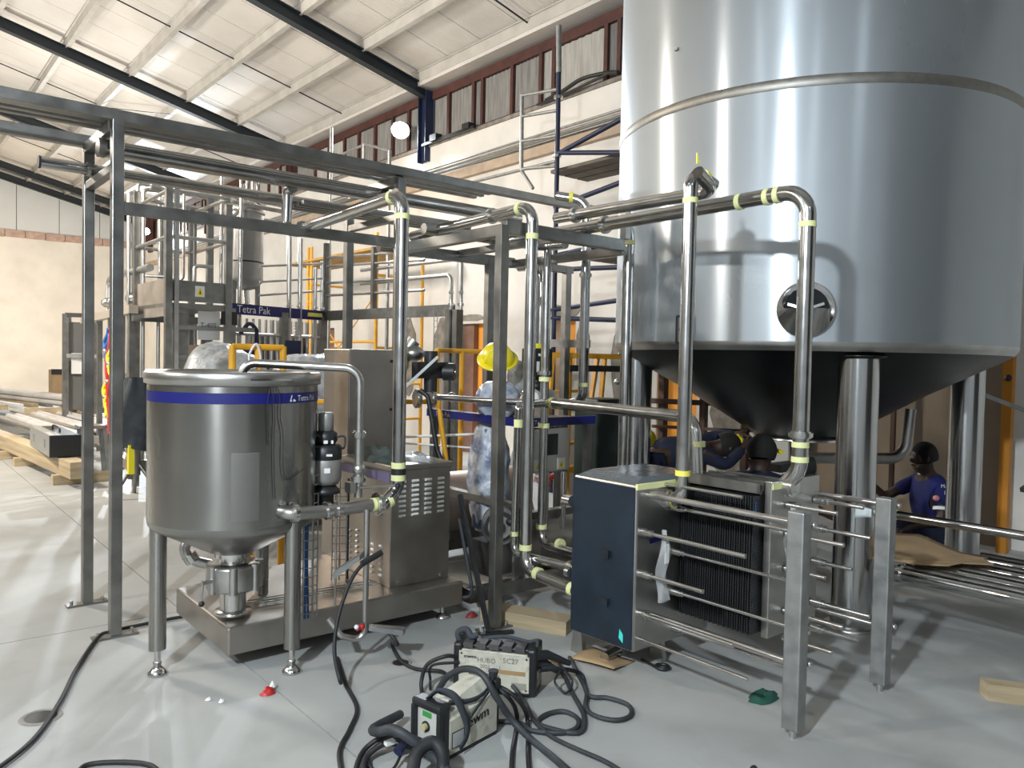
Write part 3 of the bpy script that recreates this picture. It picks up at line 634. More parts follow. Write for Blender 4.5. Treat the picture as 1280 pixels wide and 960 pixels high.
# outlet valve under the cone
ov = thing('outlet_valve', 'round stainless outlet valve with side lever under the hopper cone', 'valve', (HC.x, HC.y, .24))
MB().lathe(HC, [(.10, .565), (.10, .59)], 36).lathe(HC, [(.07, .52), (.07, .57)], 36).build('neck', SSB, ov)
MB().lathe(HC, [(0, .39), (.135, .39), (.14, .40), (.14, .51), (.135, .525), (0, .525)], 40).build('body', SS, ov)
for a in (200, 250, 305, 345):
    c = HC+V(math.cos(math.radians(a)), math.sin(math.radians(a)), 0)*.135
    MB().cyl(c+V(0, 0, .385), c+V(0, 0, .53), .022, n=14).build('bolt_boss', SS, ov)
MB().lathe(HC, [(.068, .27), (.068, .39)], 32).build('outlet_tube', SSB, ov)
MB().lathe(HC, [(0, .25), (.095, .25), (.095, .268), (0, .272)], 36).build('outlet_flange', SSB, ov)
lv = MB().bar((1.39, 4.10, .46), (1.335, 4.09, .46), .018).tube([(1.34, 4.09, .46), (1.332, 4.08, .40), (1.33, 4.08, .37)], .006, 8).build('lever', SS, ov)
MB().ball((1.33, 4.08, .355), .016, 12).build('knob', DARK, lv)
MB().tube(fillet([(1.36, 4.33, .66), (1.30, 4.33, .58), (1.38, 4.30, .52), (1.44, 4.28, .50)], .06), .028, 14).build('vent_elbow', SS, ov)
MB().cyl((1.335, 4.32, .565), (1.36, 4.315, .525), .04, n=18).build('clamp', SSB, ov)

# inlet pipe arching over the rim, and line to the drop pipe
ip = thing('inlet_pipe', 'satin steel inlet pipe arching over the hopper rim', 'pipe', (2.08, 3.70, .9))
pipe('run', [(1.50, 4.05, 1.50), (1.53, 4.03, 1.605), (2.02, 3.70, 1.585), (2.02, 3.70, .9)], .022, SS, ip, .085)
clamp((2.02, 3.70, 1.235), (0, 0, 1), .026, ip); 
MB().cyl((2.02, 3.70, 1.02), (2.02, 3.70, 1.21), .024, n=16).ball((2.02, 3.70, 1.05), .036, 14).build('check_valve', SS, ip)
clamp((2.02, 3.70, 1.0), (0, 0, 1), .030, ip)
b = MB().cyl((2.0, 3.68, .955), (2.2, 3.62, .955), .008, n=8); b.build('valve_lever', SS, ip); MB().ball((2.21, 3.615, .955), .017, 12).build('knob', DARK, ip)
MB().box((1.955, 3.67, .93), (1.99, 3.73, .985)).build('valve_side', SS, ip)
fp = thing('feed_line', 'horizontal satin pipe from hopper side port to the drop pipe elbow', 'pipe', (1.7, 3.72, .85))
pipe('run', [(1.615, 3.76, .86), (1.63, 3.69, .855), (1.80, 3.695, .845), (2.16, 3.70, .85)], .034, SS, fp, .08)
c_ = V(1.612, 3.765, .86); clamp(c_, (.2, -1, 0), .036, fp); clamp((1.66, 3.70, .855), (1, 0, 0), .036, fp)
clamp((1.84, 3.695, .846), (1, 0, 0), .032, fp); clamp((1.90, 3.695, .846), (1, 0, 0), .030, fp)
clamp((2.14, 3.70, .85), (1, 0, 0), .045, fp); ring((2.11, 3.70, .85), (1, 0, 0), .037, .02, TAPE, fp)
# drain pipe
dn = thing('drain_line', 'slim steel drain pipe with lever valve hooking above the floor', 'pipe', (2.05, 3.66, .15))
pipe('run', [(2.05, 3.66, .84), (2.05, 3.66, .13), (1.93, 3.70, .17), (1.88, 3.75, .26)], .016, SS, dn, .05)
MB().ball((2.02, 3.645, .215), .018, 10).cyl((1.99, 3.64, .215), (2.01, 3.645, .215), .014, n=8).build('red_cap', REDP, dn)
MB().ball((1.985, 3.635, .225), .014, 8).build('white_cap', WHITE, dn)
MB().hexa([(2.05, 3.62, .195), (2.20, 3.52, .165), (2.24, 3.56, .165), (2.07, 3.66, .19), (2.05, 3.62, .215), (2.20, 3.52, .195), (2.24, 3.56, .195), (2.07, 3.66, .22)]).build('grip_lever', GALV, dn)

# blower motor / actuator
av = thing('valve_actuator', 'silver and black mushroom-shaped valve actuator behind the feed line', 'actuator', (2.0, 4.0, .88))
c = V(1.975, 4.0, 0)
MB().lathe(c, [(0, 1.335), (.038, 1.335), (.042, 1.325), (.042, 1.235), (.03, 1.23)], 28).build('cap', GREYB, av)
MB().lathe(c, [(.04, 1.235), (.062, 1.22), (.065, 1.18), (.05, 1.155), (.03, 1.15)], 28).build('control_head', DARK, av)
MB().lathe(c, [(.0, 1.160), (.075, 1.155), (.088, 1.145), (.09, 1.08), (.085, 1.07)], 32).build('black_collar', DARK, av)
MB().lathe(c, [(.087, 1.075), (.089, 1.06), (.089, .97), (.07, .935), (.04, .93)], 32).build('barrel', GREYB, av)
MB().lathe(c, [(.04, .935), (.06, .93), (.085, .90), (.085, .885), (.05, .875), (.05, .80)], 8).build('clamp_base', DARK, av)
f_ = (V(0, 0, 0)-c).normalized(); sd = V(-f_.y, f_.x, 0)
for (z, w, h, s_) in ((1.175, .022, .018, .02), (1.175, .012, .018, .055), (1.105, .032, .012, .02), (1.02, .032, .026, .01)):
    q = c+f_*.094+sd*(s_)+V(0, 0, z) if z < 1.15 else c+f_*.068+sd*(s_-.02)+V(0, 0, z)
    MB().hexa([q-sd*w/2+V(0, 0, -h/2), q+sd*w/2+V(0, 0, -h/2), q+sd*w/2-f_*.01+V(0, 0, -h/2), q-sd*w/2-f_*.01+V(0, 0, -h/2), q-sd*w/2+V(0, 0, h/2), q+sd*w/2+V(0, 0, h/2), q+sd*w/2-f_*.01+V(0, 0, h/2), q-sd*w/2-f_*.01+V(0, 0, h/2)]).build('paper_sticker', WHITE, av)
MB().tube(crom([c+V(-.05, -.04, 1.20), c+V(-.11, -.05, 1.23), c+V(-.10, -.06, 1.16), c+V(-.05, -.05, 1.15)]), .006, 8).tube(crom([c+V(.04, -.05, 1.2), c+V(.08, -.07, 1.2), c+V(.07, -.08, 1.14), c+V(.03, -.08, 1.15)]), .006, 8).build('signal_cable', DARK, av)
for s_ in (-1, 1): MB().cyl(c+V(.055*s_, -.03*s_, .24), c+V(.055*s_, -.03*s_, .89), .007, n=8).build('support_rod', SS, av)
# wire cable tray standing at the plinth
wt = thing('cable_tray', 'upright wire-mesh cable tray with blue cables beside the hopper leg', 'cable tray', (1.86, 3.94, .2))
b = MB()
for (x, y) in ((1.80, 3.93), (1.86, 3.90), (1.90, 3.93), (1.84, 3.98)): b.cyl((x, y, .22), (x, y, 1.1 if x < 1.85 else .9), .004, n=6)
for k in range(16):
    z = .25+k*.05; b.tube([(1.80, 3.93, z), (1.86, 3.90, z), (1.90, 3.93, z)], .003, 6)
b.build('wire_mesh', GALV, wt)
MB().tube(crom([(1.83, 3.93, .22), (1.832, 3.93, .6), (1.83, 3.94, 1.06)]), .008, 8).tube(crom([(1.85, 3.93, .22), (1.845, 3.94, .6), (1.85, 3.93, 1.0)]), .006, 8).build('blue_cable', BLUEW, wt)
wt = thing('cable_tray', 'wire cable tray lying on the plinth behind the outlet valve', 'cable tray', (1.9, 4.25, .25))
b = MB()
for k in range(4): b.bar((1.62+.02*k, 4.28-.02*k, .25+.02*(k % 2)), (2.35+.02*k, 3.98-.02*k+.25, .25+.02*(k % 2)), .006)
for k in range(14):
    t_ = k/13; b.bar((1.62+.73*t_, 4.28-.05*t_, .25), (1.68+.73*t_, 4.22-.05*t_, .25), .005)
b.build('wire_mesh', GALV, wt)
wt = thing('cable_tray', 'upright wire-mesh tray with dark cables on the left of the louvred cabinet', 'cable tray', (2.2, 4.5, .2))
b = MB()
for d in (0, .04, .08): b.cyl((2.25+d, 4.45-d*.5, .24), (2.25+d, 4.45-d*.5, .88), .004, n=6)
for k in range(12): b.bar((2.25, 4.45, .27+k*.05), (2.33, 4.41, .27+k*.05), .005)
b.build('wire_mesh', GALV, wt); MB().cyl((2.34, 4.42, .24), (2.34, 4.42, .88), .010, n=8).build('dark_cable', mat('dark_blue_cable', (.01, .02, .05), .5), wt)

# ---- plinth and cabinets
pl = thing('machine_plinth', 'low stainless plinth with folded edges under hopper and cabinets', 'plinth', (1.42, 4.0, 0))
MB().hexa([(1.43, 3.98, .085), (2.93, 3.98, .085), (2.93, 5.2, .085), (1.43, 4.85, .085), (1.43, 3.98, .235), (2.93, 3.98, .235), (2.93, 5.2, .235), (1.43, 4.85, .235)]).build('box', CAB, pl, bev=.012)
for (x, y) in ((2.82, 4.05), (1.6, 4.7), (2.8, 5.05)):
    MB().cyl((x, y, .03), (x, y, .09), .013, n=12).lathe((x, y, 0), [(0, 0), (.05, 0), (.05, .010), (.02, .03)], 24).build('foot', SSB, pl)
lc = thing('louvred_cabinet', 'waist-high stainless cabinet with rows of louvre slots', 'cabinet', (2.45, 4.08, .235))
LX0, LX1, LY0, LY1, LZ1 = 2.46, 2.90, 4.10, 4.74, .955
MB().box((LX0, LY0, .235), (LX1, LY1, LZ1)).build('body', CAB, lc, bev=.006)
MB().box((LX0-.01, LY0-.012, LZ1), (LX1+.012, LY1+.01, LZ1+.035)).build('lid', CAB, lc, bev=.006)
MB().box((LX0-.014, LY0, LZ1-.07), (LX0-.001, LY1-.02, LZ1-.012)).build('lilac_strip', mat('lilac_strip', (.13, .11, .20), .5), lc)
for c4 in range(4):
    for r in range(8):
        x = LX0+.055+c4*.095; z = .885-r*.030
        MB().cyl((x, LY0-.004, z), (x+.045, LY0-.004, z), .0085, n=8).build('louvre', mat('louvre_edge', (.8, .8, .78), .4, .3), lc)
for (y0_, zt) in ((4.60, .50), (4.50, .52), (4.30, .47), (4.20, .475)):
    for r in range(6):
        z = zt-r*.036; MB().cyl((LX0-.004, y0_, z), (LX0-.004, y0_+.022, z), .0085, n=8).build('louvre', mat('louvre_edge', (.8, .8, .78), .4, .3), lc)
for (x, z) in ((LX0+.06, .262), (LX1-.07, .262)): MB().cyl((x, LY0-.006, z), (x, LY0, z), .009, n=10).build('screw', SSB, lc)
uc = thing('control_cabinet', 'tall plain stainless control cabinet standing behind the louvred one', 'cabinet', (2.56, 4.85, .235))
MB().box((2.53, 4.79, .235), (2.93, 5.17, 1.70)).build('body', CAB, uc, bev=.006)
MB().box((2.525, 4.79, .3), (2.532, 5.0, 1.68)).build('door', mat('door_sheet', (.47, .42, .37), .4, 1, .1, 4), uc)
for z in (1.62, 1.28): MB().cyl((2.86, 4.785, z), (2.86, 4.79, z), .012, n=10).build('lock', DARK, uc)
gl = thing('rag_bundle', 'crumpled green-grey cloth heaped on the louvred cabinet', 'cloth', (2.5, 4.5, 1.0))
random.seed(4); b = MB()
def heap(cx, cy, z0, rx, ry, h, sd_):
    def f(u, v):
        a = u*2*math.pi; r = v; n_ = noise.noise(V(math.cos(a)*r*2+sd_, math.sin(a)*r*2, sd_)*1.6)
        n2 = noise.noise(V(math.cos(a)*r*6+sd_, math.sin(a)*r*6, sd_))
        return (cx+rx*r*math.cos(a)*(1+.25*n_), cy+ry*r*math.sin(a)*(1+.25*n_), z0+max(0.002, h*(1-r**2)*(1+.7*n_)+.02*n2*(1-r)*8*h))
    return f
def drape(cx, cy, z0, rx, ry, h, sd_):
    def f(u, v):
        a = u*2*math.pi; r = v; n_ = noise.noise(V(math.cos(a)*r*1.2+sd_, math.sin(a)*r*1.2, sd_)); n2 = noise.noise(V(math.cos(a)*r*7+sd_, math.sin(a)*r*7, sd_))
        return (cx+rx*r*math.cos(a), cy+ry*r*math.sin(a), z0+h*(1-r**5)*(1+.22*n_)+.02*n2)
    return f
b.grid(heap(2.57, 4.45, .99, .16, .26, .07, 3.1), 28, 10).build('fold', mat('grey_green_cloth', (.05, .065, .06), .9, var=.3, vscale=15), gl)
tag(MB().grid(heap(2.75, 4.3, .99, .12, .22, .04, 8.1), 24, 8).build('plastic_sheet', CLEARW), 'crumpled clear plastic lying on the right of the louvred cabinet', 'plastic')

# ================================================================== MID SKID
ms = thing('pump_skid', 'open steel pump skid with navy edge band and dark tray top', 'skid', (3.48, 4.07, 0))
KX, KY = 3.48, 4.08
MB().box((KX, KY, 1.19), (KX+.25, 5.25, 1.225)).box((KX, KY, 1.19), (4.18, 4.45, 1.225)).build('tray', mat('tray_dark', (.05, .052, .05), .4, .5), ms)
MB().box((KX-.012, KY-.012, 1.185), (KX, 5.25, 1.245)).box((KX, KY-.012, 1.185), (4.19, KY, 1.245)).build('navy_band', NAVY, ms)
text('Tetra Pak', .05, (KX-.0135, 5.12, 1.197), (0, -1, 0), (0, 0, 1), WHITE, ms); text('Tetra', .05, (KX+.10, KY-.0135, 1.197), (1, 0, 0), (0, 0, 1), WHITE, ms)
MB().prism([(KX+.06, KY-.0135, 1.20), (KX+.075, KY-.0135, 1.20), (KX+.068, KY-.0135, 1.235)], (0, -.0005, 0)).build('emblem', WHITE, ms)
for (x, y) in ((KX+.03, KY+.03), (KX+.03, 5.2), (4.15, KY+.03), (4.15, 4.42)): MB().box((x-.025, y-.025, .12), (x+.025, y+.025, 1.19)).build('leg', SSD, ms)
for (p, q) in (((3.02, 4.06, .10), (4.3, 4.06, .10)), ((3.02, 5.3, .10), (4.3, 5.3, .10)), ((3.06, 4.06, .10), (3.06, 5.3, .10)), ((4.26, 4.06, .1), (4.26, 5.3, .1)), ((3.5, 4.1, .62), (3.5, 5.2, .62)), ((3.5, 4.1, .56), (4.15, 4.1, .56))): MB().bar(p, q, .07, .09 if p[2] < .3 else .05).build('frame_beam', SSD, ms)
MB().box((3.55, 4.06, .86), (3.92, 4.14, 1.17)).build('control_box', SS, ms, bev=.004)
MB().box((3.66, 4.055, .98), (3.80, 4.06, 1.13)).build('box_window', DARK, ms)
for x in (3.58, 3.80):
    w = MB().box((x, 4.055, .875), (x+.075, 4.059, .955)).build('warning_sign', WHITE, ms)
    MB().prism([(x+.008, 4.0535, .885), (x+.067, 4.0535, .885), (x+.0375, 4.0535, .94)], (0, .001, 0)).build('triangle', WARN, w)
    MB().prism([(x+.032, 4.0525, .895), (x+.043, 4.0525, .895), (x+.0375, 4.0525, .925)], (0, .001, 0)).build('mark', BLKTXT, w)
for x in (3.66, 3.83): MB().cyl((x, 4.02, .45), (x, 4.02, .86), .022, n=12).build('hanging_rod', SSB, ms)
# wrapped pumps
for (cx, cy, z0, z1, r, lb) in ((3.60, 4.50, 1.235, 1.46, .16, 'plastic-wrapped pump motor sitting on the navy-banded tray'), (3.62, 4.62, .38, 1.18, .15, 'tall plastic-wrapped motor hanging below the navy-banded tray')):
    wm = thing('wrapped_motor', lb, 'motor', (cx, cy, z0))
    MB().lathe((cx, cy, 0), [(0, z0), (r*.8, z0+.01), (r*.85, (z0+z1)/2), (r*.7, z1-.05), (0, z1-.03)], 20).build('motor_body', mat('motor_blue_grey', (.12, .16, .28), .5), wm)
    b = MB()
    def f(u, v, cx=cx, cy=cy, z0=z0, z1=z1, r=r):
        a = u*2*math.pi; n_ = noise.noise(V(3*math.cos(a), 3*math.sin(a), v*6+cx)); rr = r*(1.02+.16*n_+.09*noise.noise(V(9*math.cos(a), 9*math.sin(a), v*14+cx)))*(math.sin(math.pi*min(1, max(0, v*.9+.07)))**.35)
        return (cx+rr*math.cos(a), cy+rr*math.sin(a), z0-.02+(z1-z0+.05)*v)
    b.grid(f, 30, 22).build('plastic_wrap', mat('motor_wrap', (.30, .38, .58), .3, alpha=.9, var=.4, col2=(.85, .88, .92), vscale=9, bump=1.0, bscale=22), wm)
for z in (1.03, .95): 
    pass
tag(MB().tube(crom([(3.2, 5.3, 1.02), (3.4, 4.9, 1.06), (3.52, 4.62, 1.09)]), .010, 8).tube(crom([(3.2, 5.3, .98), (3.4, 4.9, .98), (3.55, 4.6, .98)]), .008, 8).build('plastic_strap', WHITE), 'white plastic straps tied round the hanging wrapped motor', 'strap')
# grey-rose vessel and motors on the skid floor
mv = thing('horizontal_vessel', 'pinkish steel drum lying on the skid floor behind the rack column', 'vessel', (3.9, 4.8, .15))
MB().tube([(3.60, 5.32, .45), (3.66, 5.32, .45), (4.44, 5.32, .45), (4.5, 5.32, .45)], .25, 32, True, [.2, .25, .25, .2]).build('drum', mat('rosy_sheet', (.46, .38, .33), .45, .7, var=.1), mv)
MB().box((3.7, 5.22, .148), (4.3, 5.42, .23)).build('cradle', SSD, mv)
mo = thing('round_pump', 'round ribbed pump head with dark hoses low behind the rack column', 'pump', (3.35, 4.15, .2))
cc = V(3.40, 4.20, .50)
for r, w_, m_ in ((.13, .06, SSD), (.105, .08, DARK), (.08, .10, SS), (.04, .13, DARK)):
    d = V(-.64, -.77, 0); MB().cyl(cc-d*.05, cc+d*w_, r, n=32).build('ring', m_, mo)
MB().box((3.3, 4.18, .15), (3.5, 4.4, .38)).build('base', SSD, mo)
vc = thing('hanging_valve', 'small knobbly valve on a thin rod above the round pump head', 'valve', (3.34, 3.98, .6))
MB().cyl((3.34, 3.96, .62), (3.34, 3.96, 1.0), .009, n=8).build('rod', SSB, vc); MB().ball((3.34, 3.96, .64), .035, 12).ball((3.37, 3.96, .58), .03, 12).ball((3.30, 3.97, .57), .03, 12).build('body', DARK, vc)
pd = thing('prop_stand', 'black steel prop leaning with flat T-shaped foot on the floor', 'stand', (2.72, 3.55, 0))
MB().bar((2.92, 4.02, .78), (2.86, 3.62, .02), .022, .035).build('shaft', DARK, pd); MB().bar((2.72, 3.66, .012), (3.0, 3.56, .012), .03, .02).build('foot_bar', DARK, pd)
MB().tube(fillet([(2.94, 4.05, .62), (2.97, 3.95, .22), (2.99, 3.96, .12), (2.90, 4.03, .12)], .04), .012, 10).build('hose', GREYR, pd)

# valves on top of skid
def valve(loc, s, label, m1=SS, m2=DARK, group=None, yellow=False):
    x, y, z = loc; t = thing('process_valve', label, 'valve', loc, group)
    MB().ball((x, y, z), .05*s, 14).tube([(x, y-.1*s, z), (x, y+.1*s, z)], .035*s, 14).build('body', m1, t)
    for d in (-.09, .09): clamp((x, y+d*s, z), (0, 1, 0), .036*s, t)
    MB().cyl((x, y, z), (x, y, z+.12*s), .02*s, n=10).build('stem', SSB, t)
    MB().cyl((x, y, z+.10*s), (x, y, z+.24*s), .05*s, n=18).build('actuator', m2, t)
    MB().cyl((x, y, z+.24*s), (x, y, z+.27*s), .04*s, n=18).build('cap', TAPEY if yellow else SSB, t)
    return t
bv = thing('butterfly_valve', 'dark valve cluster with round black gear knob beside the tall cabinet', 'valve', (3.05, 4.9, 1.3))
MB().box((3.08, 4.75, 1.50), (3.32, 4.87, 1.62)).cyl((3.2, 4.8, 1.40), (3.2, 4.8, 1.70), .05).build('gearbox', DARK, bv)
MB().cyl((3.30, 4.78, 1.55), (3.36, 4.72, 1.55), .065, n=24).build('round_knob', DARK, bv); MB().cyl((3.355, 4.725, 1.55), (3.365, 4.715, 1.55), .02, n=14).build('knob_hub', SSB, bv)
MB().ball((3.14, 4.95, 1.68), .09, 16, (1, 1, .7)).ball((3.05, 5.0, 1.60), .08, 14).cyl((3.0, 5.05, 1.55), (3.15, 4.95, 1.78), .05).build('body', SS, bv)
clamp((3.10, 4.82, 1.35), (1, -.2, 0), .05, bv); clamp((3.20, 4.78, 1.35), (1, -.2, 0), .05, bv)
MB().bar((2.96, 4.76, 1.44), (3.14, 4.62, 1.66), .02).build('lever', GALV, bv)
MB().ball((3.35, 4.74, 1.36), .04, 12, (1, 1, 1)).build('pressure_gauge', SSB, bv)
cp = thing('crossing_pipe', 'thin shiny pipe crossing above the navy-banded tray', 'pipe', (3.2, 4.8, 1.35))
pipe('run', [(3.24, 4.78, 1.36), (3.42, 4.30, 1.355), (3.62, 3.99, 1.355)], .022, PIPE, cp); 
tag(MB().tube(fillet([(3.02, 4.66, 1.42), (3.06, 4.62, 1.38), (3.10, 4.55, 1.0), (3.12, 4.5, .9)], .05), .018, 10).build('black_hose', DARK), 'black hose bent over behind the bright drop pipe', 'hose')
tag(MB().tube([(3.16, 4.62, 1.28), (3.20, 4.58, .92)], .018, 10).build('yellow_black_bar', YEL), 'yellow and black bar leaning below the valve cluster', 'bar')
ab = thing('actuated_valve', 'black boxed actuator with yellow cap above twin round valve bodies', 'valve', (4.0, 4.6, 1.25))
MB().box((3.86, 4.40, 1.52), (4.05, 4.55, 1.74)).build('actuator_box', DARK, ab, bev=.01); MB().box((3.90, 4.395, 1.68), (3.99, 4.40, 1.70)).box((3.885, 4.395, 1.56), (3.91, 4.40, 1.64)).build('label_strip', WHITE, ab)
MB().cyl((3.95, 4.47, 1.74), (3.95, 4.47, 1.775), .05, n=20).build('yellow_cap', YELH, ab)
MB().cyl((3.95, 4.47, 1.44), (3.95, 4.47, 1.52), .03).ball((3.95, 4.47, 1.45), .045, 12).build('stem', DARK, ab)
for x in (3.86, 4.02): MB().cyl((x, 4.42, 1.36), (x-.03, 4.38, 1.36), .075, n=24).cyl((x-.03, 4.38, 1.36), (x-.04, 4.37, 1.36), .055, n=24).build('valve_body', SS, ab)
MB().ball((3.78, 4.5, 1.52), .10, 16, (.6, 1, 1.3)).build('wrapped_body', CLEARW, ab)
hh = thing('hard_hat', 'yellow hard hat hung on the skid behind the rack column', 'hard hat', (3.55, 4.45, 1.6))
hx_, hy_, hz_ = 3.50, 4.39, 1.655
M4 = Matrix.Translation((hx_, hy_, hz_)) @ Matrix.Rotation(math.radians(35), 4, V(.77, -.64, 0))
MB().ball((0, 0, 0), .115, 24, (1, 1.15, 1), 0, 1).build('shell', YELH, hh, xf=M4)
MB().lathe((0, 0, 0), [(.11, .005), (.15, -.004), (.15, -.010), (.11, -.004)], 28).build('brim', YELH, hh, xf=M4)
MB().tube([(-.115, 0, .01), (-.07, 0, .085), (0, 0, .125), (.07, 0, .085), (.115, 0, .01)], .012, 8).build('ridge', YELH, hh, xf=M4)

# yellow barriers
def barrier(label, p, q, z1, posts, rails, m_=YEL, z0=.02):
    t = thing('safety_barrier', label, 'barrier', (p[0], p[1], 0), 'yellow safety barriers') if False else thing('safety_barrier', label, 'barrier', (p[0], p[1], 0))
    p, q = V(p[0], p[1], 0), V(q[0], q[1], 0)
    for f in posts: c = p.lerp(q, f); MB().cyl(c+V(0, 0, z0), c+V(0, 0, z1), .024, n=12).build('post', m_, t)
    for z in rails: MB().cyl(p+V(0, 0, z), q+V(0, 0, z), .022, n=12).build('rail', m_, t)
    return t
barrier('short yellow tube barrier standing right behind the hopper', (1.92, 5.3), (2.28, 5.3), 1.71, (0, .5, 1), (1.70,))
barrier('long yellow tube barrier passing behind the tall control cabinet', (2.3, 5.9), (3.75, 5.5), 1.30, (0, .5, 1), (1.28, .7))
barrier('yellow tube barrier in front of the orange doorway', (4.0, 5.9), (4.62, 5.9), 1.73, (0, .45, 1), (1.72,))
tag(MB().cyl((1.2+.6, 4.85, .24), (1.80, 4.85, .80), .02, n=12).build('yellow_post', YEL), 'yellow post seen under the hopper, right of the outlet valve', 'post')
rp = thing('white_rope', 'white rope tied on the yellow barrier behind the hopper', 'rope', (2.08, 5.28, 1.6))
MB().tube(crom([(2.04, 5.27, 1.55), (2.02, 5.26, 1.64), (2.07, 5.26, 1.72), (2.10, 5.26, 1.62), (2.06, 5.26, 1.56), (2.02, 5.26, 1.60)]), .008, 8).build('loop', WHITE, rp)
ld = thing('step_ladder', 'yellow step ladder with slanted rails before the orange doorway', 'ladder', (5.2, 5.3, 0))
LA, LB_ = V(4.84, 5.35, .62), V(4.92, 5.35, 1.74)
for (x0, x1) in ((4.80, 4.92), (5.12, 5.14), (5.30, 5.52), (5.48, 5.62)): MB().bar((x0, 5.35-(x0-4.8)*.05, .62 if x0 > 5.2 else .1), (x1, 5.35, 1.72), .045, .03).build('rail', YEL, ld)
MB().bar((4.9, 5.35, 1.70), (6.0, 5.30, 1.70), .05, .05).build('top_bar', YEL, ld)
for z in (.62, .85, 1.1, 1.35): MB().bar((4.86, 5.35, z), (5.36, 5.35, z+.02), .03).build('rung', YEL, ld)
MB().bar((4.85, 5.33, .66), (5.6, 5.1, .56), .05).build('lower_bar', YEL, ld)
MB().bar((5.1, 5.32, 1.58), (6.0, 5.28, 1.58), .05, .06).build('black_bar', DARK, ld)
tag(MB().hexa([(5.25, 5.5, .0), (5.65, 5.5, .0), (5.65, 5.54, .0), (5.25, 5.54, .0), (5.6, 5.9, 1.56), (5.95, 5.9, 1.56), (5.95, 5.94, 1.56), (5.6, 5.94, 1.56)]).build('white_board', mat('white_board', (.62, .66, .66), .5)), 'tall whitish board leaning behind the yellow step ladder', 'board')
tag(MB().box((4.92, 4.75, .05), (5.25, 5.05, 1.32)).build('dark_locker', DGREEN, None, bev=.02), 'dark green locker standing left of the big tank rear leg', 'locker')
tag(MB().grid(heap(4.6, 5.55, 0, .27, .3, .62, 5.5), 30, 10).build('plastic_bundle', mat('blue_white_wrap', (.45, .52, .60), .4, bump=.8, bscale=14)), 'pale blue plastic-wrapped bundle low behind the navy panel', 'bundle')
tag(MB().cyl((4.05, 4.58, .24), (4.5, 4.36, .24), .23, n=32).build('steel_drum', mat('drum_sheet', (.42, .40, .36), .35, .9)), 'horizontal steel drum behind the left edge of the navy panel', 'drum')
st = thing('cluttered_fittings', 'heap of metal fittings seen through the ladder rungs', 'fittings', (5.0, 5.7, .3)); random.seed(9)
for k in range(14):
    x, y, z = 4.98+random.random()*.35, 5.5+random.random()*.3, .4+random.random()*.7; a = random.random()*6
    MB().cyl((x, y, z), (x+.14*math.cos(a), y+.1*math.sin(a), z+.05), .03, n=10).build('fitting', SSB if k % 3 else REDP, st)
b = thing('fittings_cluster', 'dark knobbly fittings hanging beside the pale tank edge riser', 'fittings', (5.6, 5.0, 1.3)); random.seed(2)
for k in range(7): MB().ball((5.75+random.uniform(-.08, .08), 5.2+random.uniform(-.05, .05), 1.38+random.uniform(-.12, .14)), .035, 8).build('fitting', SS if k % 2 else DARK, b)

